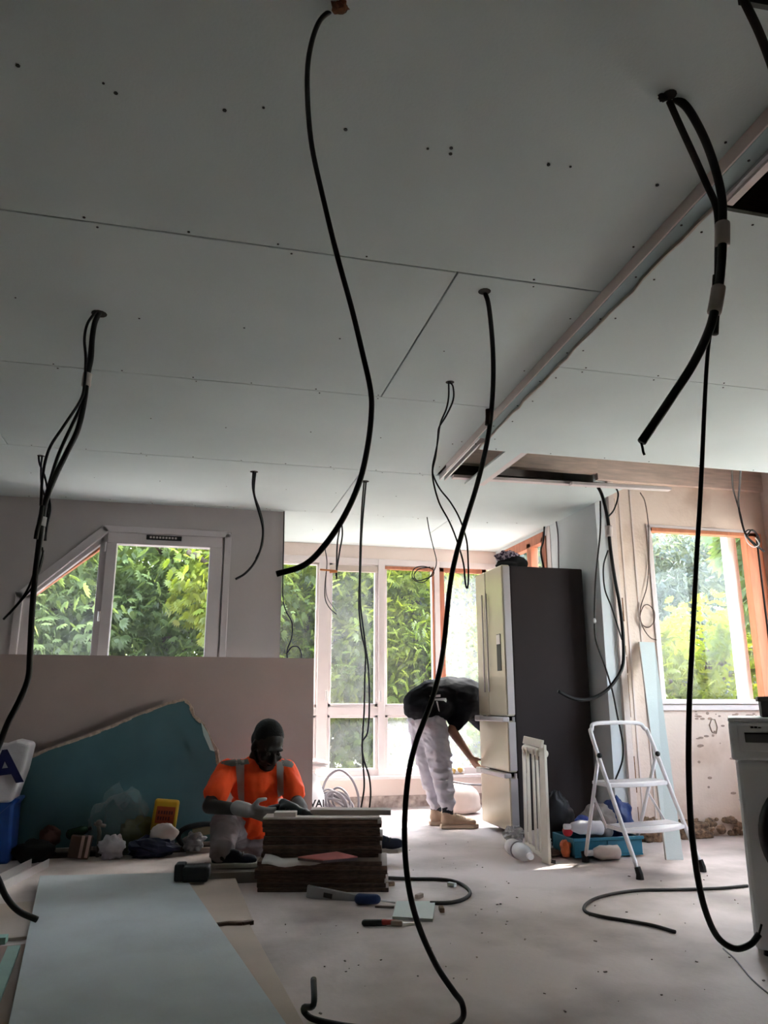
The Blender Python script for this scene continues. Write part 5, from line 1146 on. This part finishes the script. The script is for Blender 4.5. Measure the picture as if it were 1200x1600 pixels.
MB().capsule(dA+Vector((-.0,.015,.0)), dA+Vector((-.045,.05,-.015)), .020, .022).build('grip', M_tool, dr, smooth=True)
for i in range(4): MB().obox(Matrix.Translation(dA.lerp(dB,.15+.1*i)+Vector((0,-.033,.0))), .008, .006, .02).build('vent_slot', mat('tool_slot', (.06,.07,.07), .5), dr)

# ---- bending worker at the fridge
p2 = root('person', (1.95, 5.95, 0)); tag(p2, 'bending person in black shirt and light grey sweatpants reaching for fridge', 'person')
M_blk = mat('black_shirt', (.009,.009,.013), .9, .2, 8, .5, 12, spec=.1)
M_sweat = mat('light_grey_sweatpants', (.50,.49,.56), .9, .08, 7, .6, 12)
hN, kN, aN = onY(678,1136,5.93), onY(688,1195,5.88), onY(699,1262,5.87)
hF, kF, aF = onY(657,1128,6.04), onY(668,1195,6.05), onY(681,1260,6.05)
pv = (hN+hF)/2+Vector((-.01,0,.14))
s1, s2, s3 = onY(684,1091,6.0), onY(716,1088,6.06), onY(742,1094,6.12)
hd2 = Vector((2.60, 6.24, .74))
bd = MB(); head_parts(p2, hd2, R(-90), R(60), 0, M_skinB, M_hair, True, 1.0, body=bd)
bd.capsule(s3, hd2+Vector((-.03,0,.03)), .06, .055)
shn = onY(727,1106,5.97); eln = onY(706,1141,5.93); wrn = onY(734,1181,5.915)
shf = s3+Vector((.0,.16,-.06)); elf = shf+Vector((.22,.05,-.20)); wrf = elf+Vector((.10,-.08,-.20))
for (a, b, c) in ((shn, eln, wrn), (shf, elf, wrf)): bd.capsule(a, b, .045, .040); bd.capsule(b, c, .040, .027)
bd.capsule(pv, s1, .11, .12); bd.capsule(s1, s2, .12, .12); bd.capsule(s2, s3, .12, .09); bd.capsule(shn, shf, .05, .05)
for (a, b, c) in ((hN,kN,aN),(hF,kF,aF)): bd.capsule(a, b, .075, .055); bd.capsule(b, c, .052, .036)
hand(bd, wrn, Vector((.55,-.10,-.8)), Vector((.3,-.9,.2)), .7, 1.0); hand(bd, wrf, Vector((0,-.2,-1)), Vector((.5,-.8,0)), .4, 1.0)
blob('body', bd, M_skinB, p2, .0085, 3)
sh = MB()
for (x_, y_, Y_, r_, x2, y2, Y2_, r2) in ((654,1100,5.98,.125, 674,1092,5.98,.152), (674,1092,5.98,.152, 700,1090,6.0,.168), (700,1090,6.0,.168, 724,1091,6.04,.168), (724,1091,6.04,.168, 744,1096,6.08,.145)): sh.capsule(onY(x_,y_,Y_), onY(x2,y2,Y2_), r_, r2)
sh.ell(onY(660,1106,5.985), (.145,.195,.105)); sh.ell(onY(684,1104,5.985), (.13,.19,.115)); sh.ell(onY(640,1112,5.98), (.035,.12,.045))
sh.capsule(shn+Vector((-.01,.02,.0)), shn.lerp(eln,.66), .085, .072); sh.capsule(shf, shf.lerp(elf,.7), .085, .072)
sh2 = blob('shirt', sh, M_blk, p2, .010, 8, (.010, 7, 7, 9))
for qd in ([(671,1087),(688,1085),(688,1089),(672,1090)], [(671,1092),(697,1091),(697,1096),(672,1094)], [(690,1091),(698,1094),(697,1098),(694,1096)], [(681,1096),(684,1096),(687,1112),(685,1110)]):
    decal('shirt_print', sh2, qd, 5, 3, mat('white_print', (.72,.70,.72), .7), .004)
tm = MB(); tm.ell(pv+Vector((.02,0,-.14)), (.125,.17,.13))
tm.capsule(hN, kN, .108, .088); tm.capsule(kN, aN+Vector((0,0,.02)), .086, .062); tm.capsule(hF, kF, .105, .085); tm.capsule(kF, aF+Vector((0,0,.02)), .083, .060)
for i in range(4): c_ = kN.lerp(aN, .1+.25*i); tm.ell(c_+Vector((.01*(-1)**i,-.02,0)), (.080-.006*i,.075-.006*i,.014))
for i in range(3): c_ = hN.lerp(kN, .45+.2*i); tm.ell(c_+Vector((.02,-.03,0)), (.088,.08,.014), Matrix.Rotation(.35,4,'Y'))
tm.ell(aN+Vector((0,0,.03)), (.066,.066,.022)); tm.ell(aF+Vector((0,0,.03)), (.062,.062,.022))
blob('sweatpants', tm, M_sweat, p2, .009, 4, (.016, 9, 9, 11))
M_beigeshoe = mat('beige_shoe', (.52,.37,.27), .8, .12, 14); M_bsole = mat('beige_sole', (.60,.46,.36), .7, .08, 10)
for (a, y_) in ((aN, 5.80), (aF, 6.02)):
    MB().capsule((a.x+.005, a.y, .07), (a.x, a.y, a.z+.01), .042, .044).build('sock', mat('dark_sock', (.02,.02,.03), .9), p2, smooth=True)
    shoe(p2, Vector((a.x-.06, a.y-.01, 0)), (1, -.10, 0), (0,0,1), .30, M_beigeshoe, M_bsole, mat('beige_lace', (.62,.50,.42), .8))
